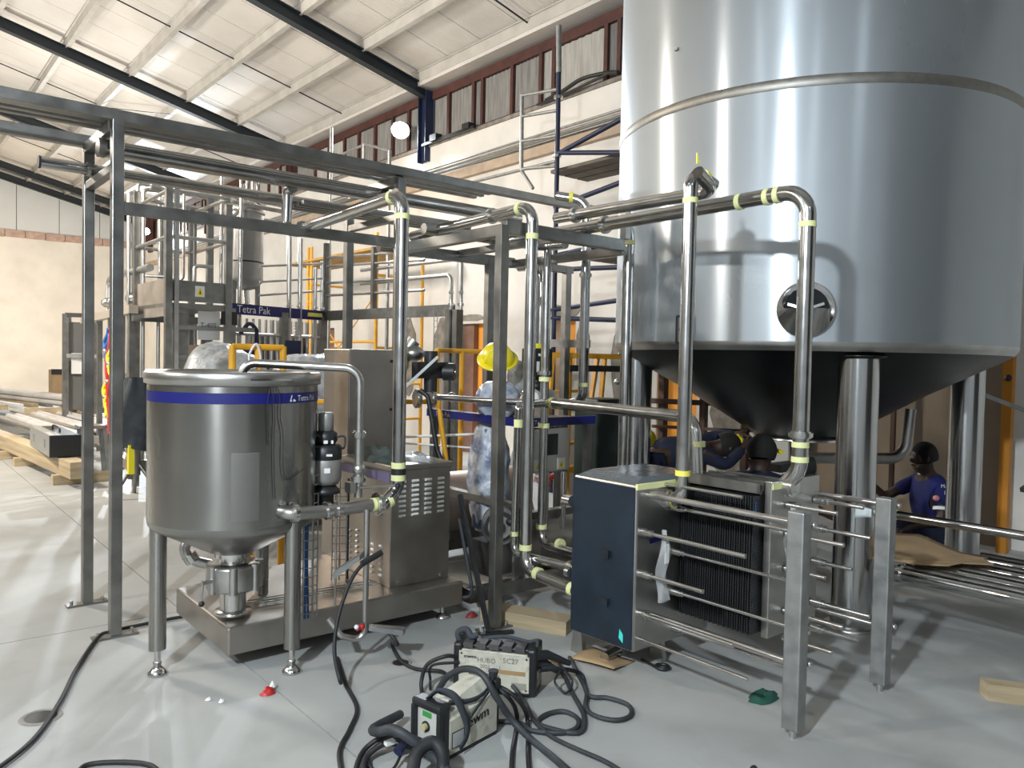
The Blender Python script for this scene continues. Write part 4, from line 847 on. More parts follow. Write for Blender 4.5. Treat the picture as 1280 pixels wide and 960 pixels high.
# ================================================================== PEOPLE
def skin_obj(name, nodes, edges, material, parent, root=0, sub=2):
    me = D.meshes.new(name); off = ORG[parent.name] if parent else V(0, 0, 0)
    me.from_pydata([tuple(V(n[0])-off) for n in nodes], edges, []); me.materials.append(material)
    o = D.objects.new(name, me); COL.objects.link(o)
    if parent: o.parent = parent
    ORG[o.name] = off
    sk = o.modifiers.new('skin', 'SKIN'); sk.use_smooth_shade = True
    me.skin_vertices[0].data[root].use_root = True
    for i, n in enumerate(nodes):
        r = n[1]; me.skin_vertices[0].data[i].radius = (r, r) if not isinstance(r, tuple) else r
    ss = o.modifiers.new('sub', 'SUBSURF'); ss.levels = 1; ss.render_levels = sub
    return o
def person(label, base, J, shirt=CLOTHN, pants=CLOTHN, grow=1.13, long_sleeve=False, face=(0, 0, 0), wide=1, cap=HAIR):
    """J: dict of joint world points"""
    t = thing('person', label, 'person', base)
    order = []; ed = []; idx = {}
    def n(k, p, r): idx[k] = len(order); order.append((V(p), r)); return k
    def e(a, b): ed.append((idx[a], idx[b]))
    j = {k: V(v) for k, v in J.items()}
    n('pel', j['pel'], .135); mid = j['pel'].lerp(j['chest'], .5)
    n('mid', mid, .14*wide); n('chest', j['chest'], .155*wide); n('neck', j['chest'].lerp(j['head'], .55), .055)
    hd = (j['head']-j['chest']).normalized(); n('hb', j['head']-hd*.07, .075); n('hc', j['head'], .098); n('ht', j['head']+hd*.09, .07)
    for a, b_ in (('pel', 'mid'), ('mid', 'chest'), ('chest', 'neck'), ('neck', 'hb'), ('hb', 'hc'), ('hc', 'ht')): e(a, b_)
    fd = V(face).normalized()
    n('nose', j['head']+fd*.115-hd*.01, .014); e('hc', 'nose'); n('chin', j['head']+fd*.085-hd*.10, .03); e('hb', 'chin')
    for s_ in ('l', 'r'):
        sh, el, wr_ = j['sh'+s_], j['el'+s_], j['wr'+s_]
        n('sh'+s_, sh, .062); n('el'+s_, el, .043); n('wr'+s_, wr_, .028); e('chest', 'sh'+s_); e('sh'+s_, 'el'+s_); e('el'+s_, 'wr'+s_)
        d = (wr_-el).normalized(); sd_ = d.orthogonal().normalized(); n('pm'+s_, wr_+d*.06, .032); e('wr'+s_, 'pm'+s_)
        for k in range(4):
            a_ = wr_+d*.10+sd_*(.03-.02*k); n('f%d%s' % (k, s_), a_, .010); n('g%d%s' % (k, s_), a_+d*(.045 if k in (1, 2) else .035)+V(0, 0, -.02), .008); e('pm'+s_, 'f%d%s' % (k, s_)); e('f%d%s' % (k, s_), 'g%d%s' % (k, s_))
        n('th'+s_, wr_+d*.06+sd_*.055, .011); e('pm'+s_, 'th'+s_)
        hp1 = j['hip'+s_]; n('hip'+s_, hp1, .095); n('kn'+s_, j['kn'+s_], .062); n('an'+s_, j['an'+s_], .042); fdd = V(fd.x, fd.y, 0).normalized() if V(fd.x, fd.y, 0).length > .01 else V(-1, 0, 0)
        n('toe'+s_, j['an'+s_]+fdd*.16+V(0, 0, -.05), .04); e('pel', 'hip'+s_); e('hip'+s_, 'kn'+s_); e('kn'+s_, 'an'+s_); e('an'+s_, 'toe'+s_)
    skin_obj('body', order, ed, SKIN, t)
    # shirt
    sn = [(order[idx[k]][0], order[idx[k]][1]*grow+.008) for k in ('pel', 'mid', 'chest')]; se = [(0, 1), (1, 2)]
    sn.append((order[idx['neck']][0], .075)); se.append((2, 3))
    for s_ in ('l', 'r'):
        k0 = len(sn); sn.append((j['sh'+s_], .078)); se.append((2, k0)); 
        if long_sleeve: sn += [(j['el'+s_], .056), (j['wr'+s_], .042)]; se += [(k0, k0+1), (k0+1, k0+2)]
        else: sn.append((j['sh'+s_].lerp(j['el'+s_], .62), .066)); se.append((k0, k0+1))
    skin_obj('shirt', sn, se, shirt, t)
    pn = [(j['pel'], .155)]; pe = []
    for s_ in ('l', 'r'):
        k0 = len(pn); pn += [(j['hip'+s_], .112), (j['kn'+s_], .078), (j['an'+s_], .06)]; pe += [(0, k0), (k0, k0+1), (k0+1, k0+2)]
    skin_obj('trousers', pn, pe, pants, t)
    for s_ in ('l', 'r'):
        a_ = j['an'+s_]; fdd = V(fd.x, fd.y, 0).normalized() if V(fd.x, fd.y, 0).length > .01 else V(-1, 0, 0)
        MB().tube([a_-fdd*.05+V(0, 0, -.045), a_+fdd*.05+V(0, 0, -.05), a_+fdd*.19+V(0, 0, -.065)], .05, 12, True, [.05, .055, .035]).build('shoe', DARK, t)
    hq = hd.to_track_quat('Z', 'Y').to_matrix().to_4x4()
    MB().ball((0, 0, 0), .107, 20, (1, 1, 1.12), -.5, 1).build('hair', HAIR, t, xf=Matrix.Translation(j['head']+hd*.020-fd*.034) @ hq)
    for s_ in (-1, 1):
        ea = hd.cross(fd).normalized()*s_; MB().ball(j['head']+ea*.095, .026, 10, (.7, .7, 1)).build('ear', SKIN, t)
        MB().ball(j['head']+fd*.086+ea*.033+hd*.012, .010, 8).build('eye', mat('eye_white', (.3, .28, .26), .4), t)
    MB().ball(j['head']+fd*.098-hd*.055, .022, 10, (.8, .8, .4)).build('mouth', mat('lips', (.12, .04, .03), .5), t)
    return t, j
L_ = V(-.7698, .6383, 0); F_ = V(.6383, .7698, 0); Z_ = V(0, 0, 1)
# seated worker at right
B0 = V(7.15, 2.955, 0)
def R1(l, z, d=0): return B0+L_*l+Z_*z-F_*d
pw, j1 = person('person in royal blue white-cuffed shirt squatting beside the right tank leg', R1(0, 0), dict(
    head=R1(.0, .865), chest=R1(-.10, .56), pel=R1(-.14, .22), shl=R1(-.02, .62, -.17), shr=R1(-.10, .62, .17), ell=R1(.22, .48, -.2), elr=R1(-.06, .36, .24),
    wrl=R1(.42, .63, -.1), wrr=R1(.15, .30, .2), hipl=R1(-.08, .2, -.1), hipr=R1(-.08, .2, .1), knl=R1(.27, .34, -.14), knr=R1(.27, .36, .14), anl=R1(.10, .09, -.14), anr=R1(.12, .09, .14)),
    shirt=CLOTHB, face=L_-Z_*.15, wide=1.12)
q = R1(-.20, .62, .185); xd_ = (-L_*.8-F_*-.6); xd_ = V(.93, -.2, 0).normalized()
text('MASBAL', .045, R1(-.03, .64, .262), -L_, Z_, WHITE, pw, name='shirt_lettering'); text('EQUAN', .045, R1(-.06, .585, .262), -L_, Z_, WHITE, pw, name='shirt_lettering')
MB().ball(R1(.0, .55, .255), .028, 12, (1, 1, .9)).build('sleeve_badge', mat('badge_pink', (.5, .2, .25), .6), pw)
MB().tube([j1['shr'].lerp(j1['elr'], .60), j1['shr'].lerp(j1['elr'], .70)], .072, 18, True).build('white_cuff', WHITE, pw)
MB().tube([R1(-.055, .715)+V(.072*math.cos(a), .072*math.sin(a), .015*math.sin(a)) for a in [k*math.pi/8 for k in range(-5, 8)]], .013, 8).build('white_collar', WHITE, pw)
# bending worker
B1 = V(5.31, 4.11, 0)
def R2(l, z, d=0): return B1+L_*l+Z_*z-F_*d
p2_, j2 = person('person in dark navy coverall with lime stripe bending under the tank', R2(0, 0), dict(
    head=R2(-.36, .96, .02), chest=R2(-.06, .91), pel=R2(.28, .86), shl=R2(-.12, .93, -.16), shr=R2(-.14, .90, .17), ell=R2(-.28, 1.02, -.2), elr=R2(-.30, .82, .2),
    wrl=R2(-.46, 1.05, -.1), wrr=R2(-.46, .96, .12), hipl=R2(.32, .80, -.1), hipr=R2(.32, .80, .1), knl=R2(.20, .45, -.14), knr=R2(.20, .45, .14), anl=R2(.30, .09, -.14), anr=R2(.32, .09, .14)),
    long_sleeve=True, face=-L_-Z_*.4)
MB().tube([R2(-.01, 1.06, .05), R2(-.03, .95, .165), R2(-.06, .84, .15)], .018, 8).build('lime_stripe', mat('lime_reflective', (.45, .85, .35), .4), p2_)
MB().tube([R2(-.44, 1.05, .0), R2(-.48, 1.0, .06), R2(-.47, .96, .10)], .018, 8).build('yellow_brim', YELH, p2_)
B2 = V(5.0, 3.15, 0)
def R3(l, z, d=0): return B2+L_*l+Z_*z-F_*d
p3_, j3 = person('person kneeling with back turned in navy shirt, arm stretched right', R3(0, 0), dict(
    head=R3(.02, 1.0, -.05), chest=R3(.05, .74), pel=R3(.10, .38), shl=R3(.22, .80), shr=R3(-.12, .79), ell=R3(.30, .60, -.15), elr=R3(-.24, .68, .05),
    wrl=R3(.15, .72, -.3), wrr=R3(-.46, .58, .06), hipl=R3(.18, .36), hipr=R3(.02, .36), knl=R3(.20, .09, -.30), knr=R3(.0, .09, -.3), anl=R3(.18, .09, .12), anr=R3(.02, .09, .12)),
    face=F_-Z_*.3)
MB().tube([R3(-.02, 1.03, -.16), R3(-.10, 1.03, -.10), R3(-.12, 1.02, .0)], .016, 8).build('yellow_brim', YELH, p3_)
MB().tube([R3(.20, .70, .16), R3(.10, .78, .165), R3(.04, .82, .16)], .009, 8).build('grey_stripe', mat('reflective_grey', (.35, .35, .36), .4), p3_)

# frame-like dark uprights, pipes and sheets beyond the tank legs
for k, (x, y, r, z1, lb) in enumerate(((6.1, 5.0, .035, 1.9, 'rusty brown upright left of the lit doorway under the tank'), (6.25, 4.62, .03, 1.6, 'dark brown upright behind the bending workers, left one'), (6.4, 4.25, .03, 1.5, 'dark brown upright behind the bending workers, middle one'), (7.9, 3.55, .02, 3.0, 'thin rust-red upright pipe behind the tank drain bend'))):
    tag(MB().box((x-r, y-r, 0), (x+r, y+r, z1)).build('steel_upright', mat('rust_brown_steel', (.09, .05, .035), .6, var=.3)), lb, 'post')
tag(MB().bar((6.0, 5.1, 1.27), (6.45, 4.2, 1.27), .05).bar((6.0, 5.05, 1.02), (6.5, 4.1, 1.02), .03).build('cross_rail', mat('rust_brown_steel', (.09, .05, .035), .6)), 'dark cross rail joining the brown uprights under the tank', 'rail')
tag(MB().box((7.95, 4.55, 0), (7.98, 5.3, 1.35)).build('leaning_board', mat('white_board', (.62, .66, .66), .5)), 'white panel against the wall behind the bending workers', 'panel')
tag(MB().ball((5.62, 4.78, .93), .10, 16, (.6, 1, 1)).build('yellow_disc', YELH), 'yellow round cap low between the tank legs', 'cap')
# right side things
op = thing('orange_post', 'orange steel post against the wall at the right picture edge', 'post', (7.9, 2.54, 0))
MB().box((7.85, 2.50, 0), (7.93, 2.58, 3.2)).build('shaft', mat('orange_paint', (.55, .22, .02), .5), op); MB().ball((7.84, 2.53, 1.58), .03, 10).build('bolt', DARK, op)
for k, (p, q, lb) in enumerate((((7.3, 2.85, 1.55), (8.0, 1.6, .98), 'thin sloping handrail rod right of the far tank leg'), ((6.9, 2.1, .72), (7.6, 1.9, 1.02), 'grey handrail bar rising right of the far tank leg, upper one'), ((7.0, 1.9, .60), (7.6, 1.75, .84), 'grey handrail bar rising right of the far tank leg, lower one'))):
    tag(MB().bar(p, q, .035).build('handrail_bar', SSD), lb, 'handrail')
# pipes lying on trestles at right
pa = thing('pipe_length', 'long shiny pipe at knee height crossing in front of the seated person', 'pipe', (5.1, 1.5, .7))
MB().cyl((5.12, 2.30, .70), (5.10, -.2, .70), .028, n=20).build('tube', PIPE, pa); ring((5.12, 2.27, .70), (0, 1, 0), .031, .03, TAPE, pa)
pb = thing('pipe_length', 'thickest shiny pipe nearest the camera in the right-hand stack', 'pipe', (5.2, 1.5, .4))
MB().cyl((4.84, 2.20, .40), (4.82, -.2, .40), .042, n=24).build('tube', PIPE, pb); clamp((4.84, 2.10, .40), (0, 1, 0), .04, pb)
for k in range(7):
    x = 4.99+.125*k
    tag(MB().cyl((x, 2.15-.03*k, .40), (x-.02, -.3, .40), .036 if k % 2 else .030, n=18).build('pipe_length', PIPE if k % 2 else SSD), ('dull', 'shiny')[k % 2]+' pipe in the right-hand stack, number %s from the thick near pipe' % ('one', 'two', 'three', 'four', 'five', 'six', 'seven')[k], 'pipe', 'pipes in the right-hand stack')
for y in (1.25, -.1):
    t = thing('trestle', 'steel trestle under the right-hand pipe stack%s' % (' just right of the picture edge' if y > 1 else ' farther outside on the right'), 'trestle', (5.3, y, 0))
    MB().bar((4.78, y, .33), (5.9, y, .33), .05).build('top_bar', SSD, t)
    for x in (4.85, 5.8): MB().bar((x, y, 0), (x, y, .31), .05).build('leg', SSD, t)
cbx = thing('cardboard_sheet', 'large creased cardboard sheet draped over the right-hand pipes', 'cardboard', (5.2, 2.0, .46))
def cbf(u, v):
    a_, b_, c_, d_ = V(5.43, 2.46, .49), V(5.45, 1.83, .455), V(5.01, 1.90, .455), V(4.85, 2.24, .455)
    p = a_.lerp(b_, u).lerp(d_.lerp(c_, u), v); p.z += .06*max(0, 1-abs(u-.36)/.4)*(1-v)+.006*math.sin(5*u+2)
    return tuple(p)
MB().grid(cbf, 12, 8).build('sheet', CARD, cbx, solid=.006)
tag(MB().hexa([(4.82, 2.24, .455), (5.3, 1.75, .455), (5.4, 1.85, .455), (4.9, 2.35, .455), (4.82, 2.24, .465), (5.3, 1.75, .465), (5.4, 1.85, .465), (4.9, 2.35, .465)]).build('cardboard_sheet', CARD), 'narrow cardboard sheet lying under the large creased one', 'cardboard')
tag(MB().grid(lambda u, v: (4.45+.02*math.sin(6*v), 2.04+.03*u+.01*math.sin(5*v), .40-.17*v), 3, 8).build('tape_strip', TAPE, None, solid=.002), 'pale tape strip dangling right of the far support post', 'tape')
tag(MB().hexa([(4.30, 1.42, 0), (4.36, 1.48, 0), (4.75, .85, 0), (4.69, .79, 0), (4.30, 1.42, .085), (4.36, 1.48, .085), (4.75, .85, .085), (4.69, .79, .085)]).build('timber_block', WOOD), 'pale timber beam on the floor at the right edge', 'timber')
tag(MB().hexa([(2.98, 3.86, 0), (3.10, 3.95, 0), (3.36, 3.40, 0), (3.22, 3.33, 0), (2.98, 3.86, .085), (3.10, 3.95, .085), (3.36, 3.40, .085), (3.22, 3.33, .085)]).build('timber_block', WOOD), 'yellowish timber block on the floor between rack column and navy panel', 'timber')
tag(MB().grid(lambda u, v: (2.98+.22*u+.06*v, 3.04-.26*v+.04*u, .012+.012*math.sin(3*u+2*v)), 6, 6).build('cardboard_scrap', CARD, None, solid=.004), 'brown cardboard scrap on the floor under the navy panel', 'cardboard')
tag(MB().cyl((3.10, 2.90, .035), (3.24, 2.93, .035), .028, n=18).build('pipe_stub', PIPE), 'short shiny pipe stub lying under the navy panel', 'pipe')
tag(MB().tube([(3.30+.035*math.cos(a), 2.66+.035*math.sin(a), .012) for a in [k*.5236 for k in range(13)]], .010, 8).tube([(3.27, 2.68, .012), (3.29, 2.80, .012)], .008, 8).build('ring_bolt', DARK), 'dark ring bolt on the floor right of the cardboard scrap', 'bolt')
tag(MB().grid(heap(3.42, 2.12, 0, .10, .06, .035, 2.2), 20, 6).build('green_rag', GREEN), 'dark green rag on the floor under the tightening rods', 'rag')
tag(MB().grid(heap(1.50, 3.62, 0, .040, .028, .03, 1.2), 16, 6).build('bottle_lid', REDP), 'bright red plastic cap on the floor by the hopper leg', 'cap')
tag(MB().grid(heap(1.535, 3.65, .014, .018, .015, .025, 4.2), 12, 5).build('white_tissue', WHITE), 'white scrap resting on the bright red cap', 'scrap')
for (x, y, lb) in ((1.25, 3.72, 'small white scrap left of the red cap, nearer the hopper foot'), (1.29, 3.66, 'small white scrap left of the red cap, nearer the camera')): tag(MB().grid(heap(x, y, 0, .016, .012, .015, x*9), 12, 5).build('white_scrap', WHITE), lb, 'scrap')
tag(MB().grid(heap(2.98, 3.95, 0, .05, .03, .03, 6.2), 14, 5).build('red_hose_coupling', mat('dark_red', (.22, .03, .03), .5)), 'dark red coupling on the floor right of the plinth foot', 'coupling')
tag(MB().grid(heap(3.25, 3.85, 0, .10, .07, .07, 7.7), 20, 8).build('plastic_scrap', CLEARW), 'crumpled clear plastic on the floor behind the yellowish timber block', 'plastic')
for (x, y, r, lb) in ((.60, 3.99, .065, 'round floor drain hole at the lower left by the black cable'), (2.22, 3.87-.3, .045, 'round floor drain hole right of the hopper leg')):
    fd_ = thing('floor_drain', lb, 'drain', (x, y, 0)); MB().lathe((x, y, 0), [(r*1.35, .0005), (r*1.3, .003), (r, .003), (r*.98, .0015)], 32).build('rim', CEM, fd_); MB().lathe((x, y, 0), [(r, .002), (0, .0015)], 32).build('hole', DARK, fd_)

# ================================================================== WELDING MACHINES
def frame_xf(o, ang): return Matrix.Translation(o) @ Matrix.Rotation(ang, 4, 'Z')
def welder(label, org, ang, Ln, Wd, Ht, front_side):
    """local: x along length, y = -towards cream side facing camera, origin bottom near-left corner"""
    t = thing('welding_machine', label, 'welder', org); X = frame_xf(org, ang)
    def put(b, n_, m_, bev=0, par=None): return b.build(n_, m_, par or t, bev=bev, xf=X)
    put(MB().box((.03, .006, .012), (Ln-.03, Wd-.006, Ht-.03)), 'case', CREAM, .004)
    put(MB().box((0, 0, 0), (.045, Wd, Ht)), 'end_frame', DARK, .012); put(MB().box((Ln-.045, 0, 0), (Ln, Wd, Ht)), 'end_frame', DARK, .012)
    put(MB().box((.02, .002, 0), (Ln-.02, Wd-.002, .014)), 'base', DARK)
    return t, X, put
w1, X1, put = welder('boxy cream welding machine with pencil writing, black ends, standing farther back', V(2.25, 3.13, 0), math.radians(-52.5), .42, .18, .235, 0)
put(MB().box((.03, .02, .205), (.39, .16, .228)), 'top_grille', DARK, .006)
for k in range(5): put(MB().box((.05+k*.066, .010, .212), (.098+k*.066, .09, .240)), 'vent_block', mat('dusty_black', (.06, .06, .06), .7, var=.3))
put(MB().box((.032, -.003, .022), (.388, .004, .200)), 'side_panel', CREAM)
put(MB().box((.23, -.005, .105), (.37, -.003, .125)), 'brown_tape', mat('brown_tape', (.30, .20, .09), .6, var=.2)); put(MB().box((.30, -.005, .035), (.375, -.003, .068)), 'grey_sticker', mat('grey_sticker', (.26, .25, .2), .6, var=.3))
def tx(s, sz, x, z, X, m_, par, y=-.0045, bold=.0, sx=1):
    return text(s, sz, X @ V(x, y, z), X.to_3x3() @ V(1, 0, 0), V(0, 0, 1), m_, par, bold, sx=sx)
tx('ewm', .026, .055, .168, X1, BLKTXT, w1, bold=.002, sx=1.3); tx('HUBO', .034, .125, .152, X1, PENCIL, w1); tx('5C27', .036, .255, .160, X1, PENCIL, w1); tx('2022', .026, .14, .125, X1, PENCIL, w1); tx('1', .026, .235, .125, X1, PENCIL, w1); tx('300', .028, .185, .078, X1, BLKTXT, w1, sx=1.3)
for (x, z) in ((.045, .188), (.375, .188), (.375, .034)): put(MB().cyl((x, -.005, z), (x, .0, z), .005, n=10), 'screw', DARK)
put(MB().tube(crom([(.02, .05, .22), (.01, .05, .27), (.05, .06, .285), (.08, .05, .255), (.11, .06, .265)]), .016, 10), 'carry_strap', CLOTHG)
put(MB().tube(crom([(.13, .10, .235), (.25, .11, .25), (.36, .10, .24), (.41, .08, .255), (.41, .06, .21)]), .010, 8), 'carry_strap', CLOTHG)
put(MB().box((.415, .04, .04), (.425, .14, .12)), 'rear_plate', mat('grubby_panel', (.35, .33, .27), .6, var=.4, vscale=30))
# second (front) machine
w2, X2, put = welder('cream welding machine with strap and dial panel, nearest the camera', V(1.80, 2.565, 0), math.radians(11), .36, .16, .225, 0)
put(MB().hexa([(.04, -.003, .02), (.335, -.003, .02), (.335, .004, .02), (.04, .004, .02), (.04, -.003, .16), (.335, -.003, .195), (.335, .004, .195), (.04, .004, .16)]), 'side_panel', CREAM)
put(MB().hexa([(.04, .0, .16), (.33, .0, .195), (.33, .155, .195), (.04, .155, .16), (.06, .03, .215), (.31, .045, .262), (.31, .115, .262), (.06, .125, .215)]), 'sloping_top', CREAM)
put(MB().box((-.004, .018, .065), (.0, .142, .20)), 'control_panel', mat('panel_grey', (.42, .43, .40), .5))
put(MB().box((-.007, .062, .168), (-.004, .112, .190)), 'display', SCREEN); put(MB().cyl((-.024, .092, .128), (-.004, .092, .128), .014, n=20), 'dial', mat('dial_cream', (.40, .36, .2), .4))
put(MB().cyl((-.008, .092, .128), (-.004, .092, .128), .022, n=20), 'dial_ring', DARK)
for k in range(3): put(MB().cyl((-.025, .035+.045*k, .035), (.0, .035+.045*k, .035), .018, n=16), 'socket', DARK)
put(MB().box((-.025, -.004, .205), (.045, .164, .240)), 'front_hood', DARK, .012); put(MB().box((-.025, -.004, .02), (.002, .016, .21)), 'front_cheek', DARK, .004); put(MB().box((-.025, .144, .02), (.002, .164, .21)), 'front_cheek', DARK, .004)
put(MB().box((.325, -.004, .17), (.365, .164, .245)), 'rear_hood', DARK, .010)
def strap(pts, w, name='carry_strap'):
    P = crom(pts); bb = MB(); vs = []
    for i, p in enumerate(P):
        d = (P[min(i+1, len(P)-1)]-P[max(i-1, 0)]).normalized(); q = V(d.x, -.4, d.z).cross(d).normalized() if False else (d.cross(V(0, 1, .25))).normalized()*w/2
        vs += [p-q, p+q]
    bb.add(vs, [(2*i, 2*i+1, 2*i+3, 2*i+2) for i in range(len(P)-1)], True)
    o = bb.build(name, CLOTHG, w2, solid=.004, xf=X2); return o
strap([(.01, .10, .24), (.03, .06, .275), (.07, .01, .255), (.10, -.012, .19), (.125, -.018, .12), (.115, -.02, .07), (.08, -.02, .04)], .032)
strap([(.06, .03, .225), (.16, .0, .21), (.25, .0, .215), (.34, .02, .25)], .022); strap([(.125, -.012, .13), (.19, -.010, .17), (.27, -.006, .215)], .020)
put(MB().box((.055, -.006, .045), (.12, -.004, .105)), 'rating_label', mat('label_white', (.42, .44, .44), .5)); put(MB().box((.051, -.005, .041), (.124, -.0035, .109)), 'label_border', BLKTXT)
text('ewm', .062, X2 @ V(.145, -.0055, .095), X2.to_3x3() @ V(1, 0, .12), V(0, 0, 1), BLKTXT, w2, .003, sx=1.1)
put(MB().cyl((.345, .03, .24), (.345, .03, .275), .016, .024, 14), 'strap_end', CLOTHG)

# ---- cables
C = lambda l, z=.014: [V(p)+V(0, 0, z) for p in l]
cable('power_cable', C([(0.312, 3.481, 0.000), (0.529, 3.737, 0.000), (0.692, 4.090, -0.000), (0.825, 4.455, -0.000), (1.013, 4.883, 0.000), (1.102, 4.947, 0.000), (1.282, 4.967, 0.000), (1.525, 4.970, 0.000), (1.837, 4.895, -0.000)]), .010, RUB, 'black power cable snaking past the rack foot at lower left')
cable('cable_loop', C([(0.605, 3.257, 0.000), (0.656, 3.384, 0.000), (0.774, 3.332, 0.000), (0.865, 3.224, 0.000), (0.864, 3.058, 0.000)]), .010, RUB, 'black cable curve at the bottom left picture edge')
hc = thing('gouging_cable', 'black cable with hose handle hanging from the drain line to the floor', 'cable', (2.05, 3.6, 0))
MB().tube(crom([(2.11, 3.62, .600), (2.03, 3.62, .575), (1.93, 3.60, .49), (1.84, 3.56, .33), (1.79, 3.50, .18), (1.775, 3.40, .06), (1.965, 3.812, 0.012), (1.841, 3.475, 0.012), (1.756, 3.202, 0.012), (1.629, 3.032, 0.012), (1.503, 2.883, 0.012), (1.404, 2.652, 0.012)]), .010, 10).build('lead', RUB, hc)
MB().tube([(2.12, 3.62, .605), (2.0, 3.62, .560)], .017, 12).build('handle', DARK, hc)
MB().hexa([(2.05, 3.66, .595), (1.93, 3.72, .50), (1.88, 3.70, .48), (2.0, 3.64, .575), (2.05, 3.66, .625), (1.93, 3.72, .54), (1.88, 3.70, .52), (2.0, 3.64, .60)]).build('torch_guard', GALV, hc)
cable('supply_cable', [(2.14, 3.58, .19), (2.18, 3.54, .12), (2.283, 3.768, 0.030), (2.221, 3.580, 0.012), (2.225, 3.427, 0.012), (2.297, 3.310, 0.020), (2.25, 3.17, .05)], .010, RUB, 'black cable running from the grip lever to the farther welder')
cable('hose_lead', [(2.27, 3.12, .16), (2.20, 3.12, .18), (2.131, 3.175, 0.140), (2.107, 3.193, 0.060), (2.080, 3.143, 0.012), (2.020, 3.003, 0.012)], .010, RUB, 'black lead looping out of the farther welder left end')
cable('hose_lead', [(2.27, 3.10, .14), (2.150, 3.167, 0.130), (2.168, 3.207, 0.040), (2.142, 3.166, 0.012)], .007, RUB, 'thinner lead dropping beside the farther welder left end')
cable('welding_hose', [(2.057, 2.974, 0.100), (2.014, 2.837, 0.220), (2.036, 2.736, 0.280), (2.058, 2.643, 0.280), (2.085, 2.580, 0.200), (2.163, 2.561, 0.080), (2.182, 2.449, 0.030), (2.164, 2.278, 0.020), (2.111, 2.022, 0.020)], .015, GREYR, 'thick grey welding hose draped over the nearest welder')
cable('welding_hose', [(1.838, 2.955, 0.050), (1.630, 2.820, 0.100), (1.571, 2.692, 0.150), (1.578, 2.582, 0.200), (1.623, 2.519, 0.170), (1.693, 2.483, 0.100), (1.718, 2.409, 0.060), (1.697, 2.250, 0.030)], .020, GREYR, 'thick ribbed grey hose curving in front of the dial panel')
cable('welding_hose', [(1.579, 2.447, 0.080), (1.633, 2.494, 0.130), (1.696, 2.490, 0.150), (1.718, 2.454, 0.120), (1.702, 2.423, 0.050), (1.604, 2.322, 0.030)], .026, RUB, 'fat black hose bundle at the nearest welder corner')
cable('welding_hose', [(1.80, 2.66, .06), (1.72, 2.68, .06), (1.724, 2.900, 0.060), (1.676, 2.898, 0.050)], .018, RUB, 'black hose behind the dial panel going left')
for k, (r, pts, lb) in enumerate((
    (.011, [(1.78, 2.60, .035), (1.704, 2.736, 0.060), (1.646, 2.781, 0.070), (1.573, 2.802, 0.030), (1.477, 2.699, 0.015), (1.374, 2.532, 0.015)], 'black lead arching lowest at the left of the nearest welder'),
    (.006, [(1.78, 2.60, .035), (1.644, 2.764, 0.050), (1.578, 2.765, 0.020), (1.541, 2.673, 0.015), (1.601, 2.627, 0.015), (1.680, 2.679, 0.040)], 'thin black lead coiled in front of the nearest welder'),
    (.013, [(1.78, 2.64, .035), (1.688, 2.723, 0.080), (1.602, 2.755, 0.050), (1.529, 2.723, 0.020), (1.416, 2.499, 0.015)], 'medium black lead below the dial panel'))):
    cable('welder_lead', pts, r, RUB, lb)
cable('blue_plug_lead', [(1.785, 2.62, .045), (1.711, 2.655, 0.090), (1.655, 2.639, 0.090), (1.624, 2.624, 0.080)], .020, mat('dark_blue_plug', (.01, .015, .05), .5), 'dark blue plug connector below the dial panel')
MB().box((-.02, -.012, -.008), (.02, .012, .008)).build('paper_flag', WHITE, None, xf=Matrix.Translation((1.618, 2.676, 0.100)))
tag(D.objects['paper_flag'], 'tiny white tag on the leads below the dial panel', 'tag')
cable('floor_cable', [(2.55, 2.83, .12)] + C([(2.814, 2.947, 0.000), (2.673, 2.710, 0.000), (2.538, 2.492, 0.000), (2.407, 2.400, 0.000), (2.328, 2.534, 0.000), (2.341, 2.591, 0.000), (2.427, 2.616, 0.000), (2.503, 2.589, 0.000), (2.503, 2.498, 0.000), (2.432, 2.436, 0.000), (2.345, 2.447, 0.000), (2.261, 2.538, 0.000), (2.262, 2.622, 0.000), (2.190, 2.705, 0.000)]), .011, GREYR, 'dark cable with small loop on the floor right of the nearest welder')
cable('floor_cable', [(2.56, 2.86, .12), (2.66, 2.84, .10)] + C([(2.876, 2.861, 0.000), (2.723, 2.650, 0.000), (2.776, 2.565, 0.000), (2.795, 2.453, 0.000), (2.722, 2.373, 0.000), (2.633, 2.381, 0.000), (2.588, 2.464, 0.000), (2.614, 2.557, 0.000), (2.743, 2.681, 0.000), (2.866, 2.869, 0.000), (2.984, 3.052, 0.000)]), .011, GREYR, 'dark cable making the wide loop farthest right on the floor')
cable('floor_cable', C([(2.420, 2.870, 0.050), (2.425, 2.785, 0.000), (2.329, 2.600, 0.000), (2.292, 2.442, 0.000), (2.303, 2.303, 0.000), (2.325, 2.140, 0.000), (2.306, 1.952, 0.000)]), .010, GREYR, 'dark cable running diagonally to the bottom picture edge')
for k, pts in enumerate(([(2.15, 2.72, .20), (2.158, 2.603, 0.180), (2.249, 2.643, 0.080), (2.249, 2.629, 0.012), (2.051, 2.424, 0.012), (1.846, 2.176, 0.012)], [(2.15, 2.70, .20), (2.185, 2.603, 0.180), (2.252, 2.586, 0.100), (2.289, 2.599, 0.012), (2.104, 2.384, 0.012), (1.905, 2.130, 0.012)])):
    cable('rear_lead', pts, .010, RUB, ('left', 'right')[k]+' one of two black leads leaving the nearest welder rear end')
pg = thing('plug_cluster', 'black plugs and torch ends at the farther welder right end', 'plug', (2.6, 2.85, .1))
MB().tube([(2.50, 2.84, .20), (2.60, 2.82, .19), (2.72, 2.78, .13)], .022, 12, True, [.026, .022, .014]).build('plug', DARK, pg)
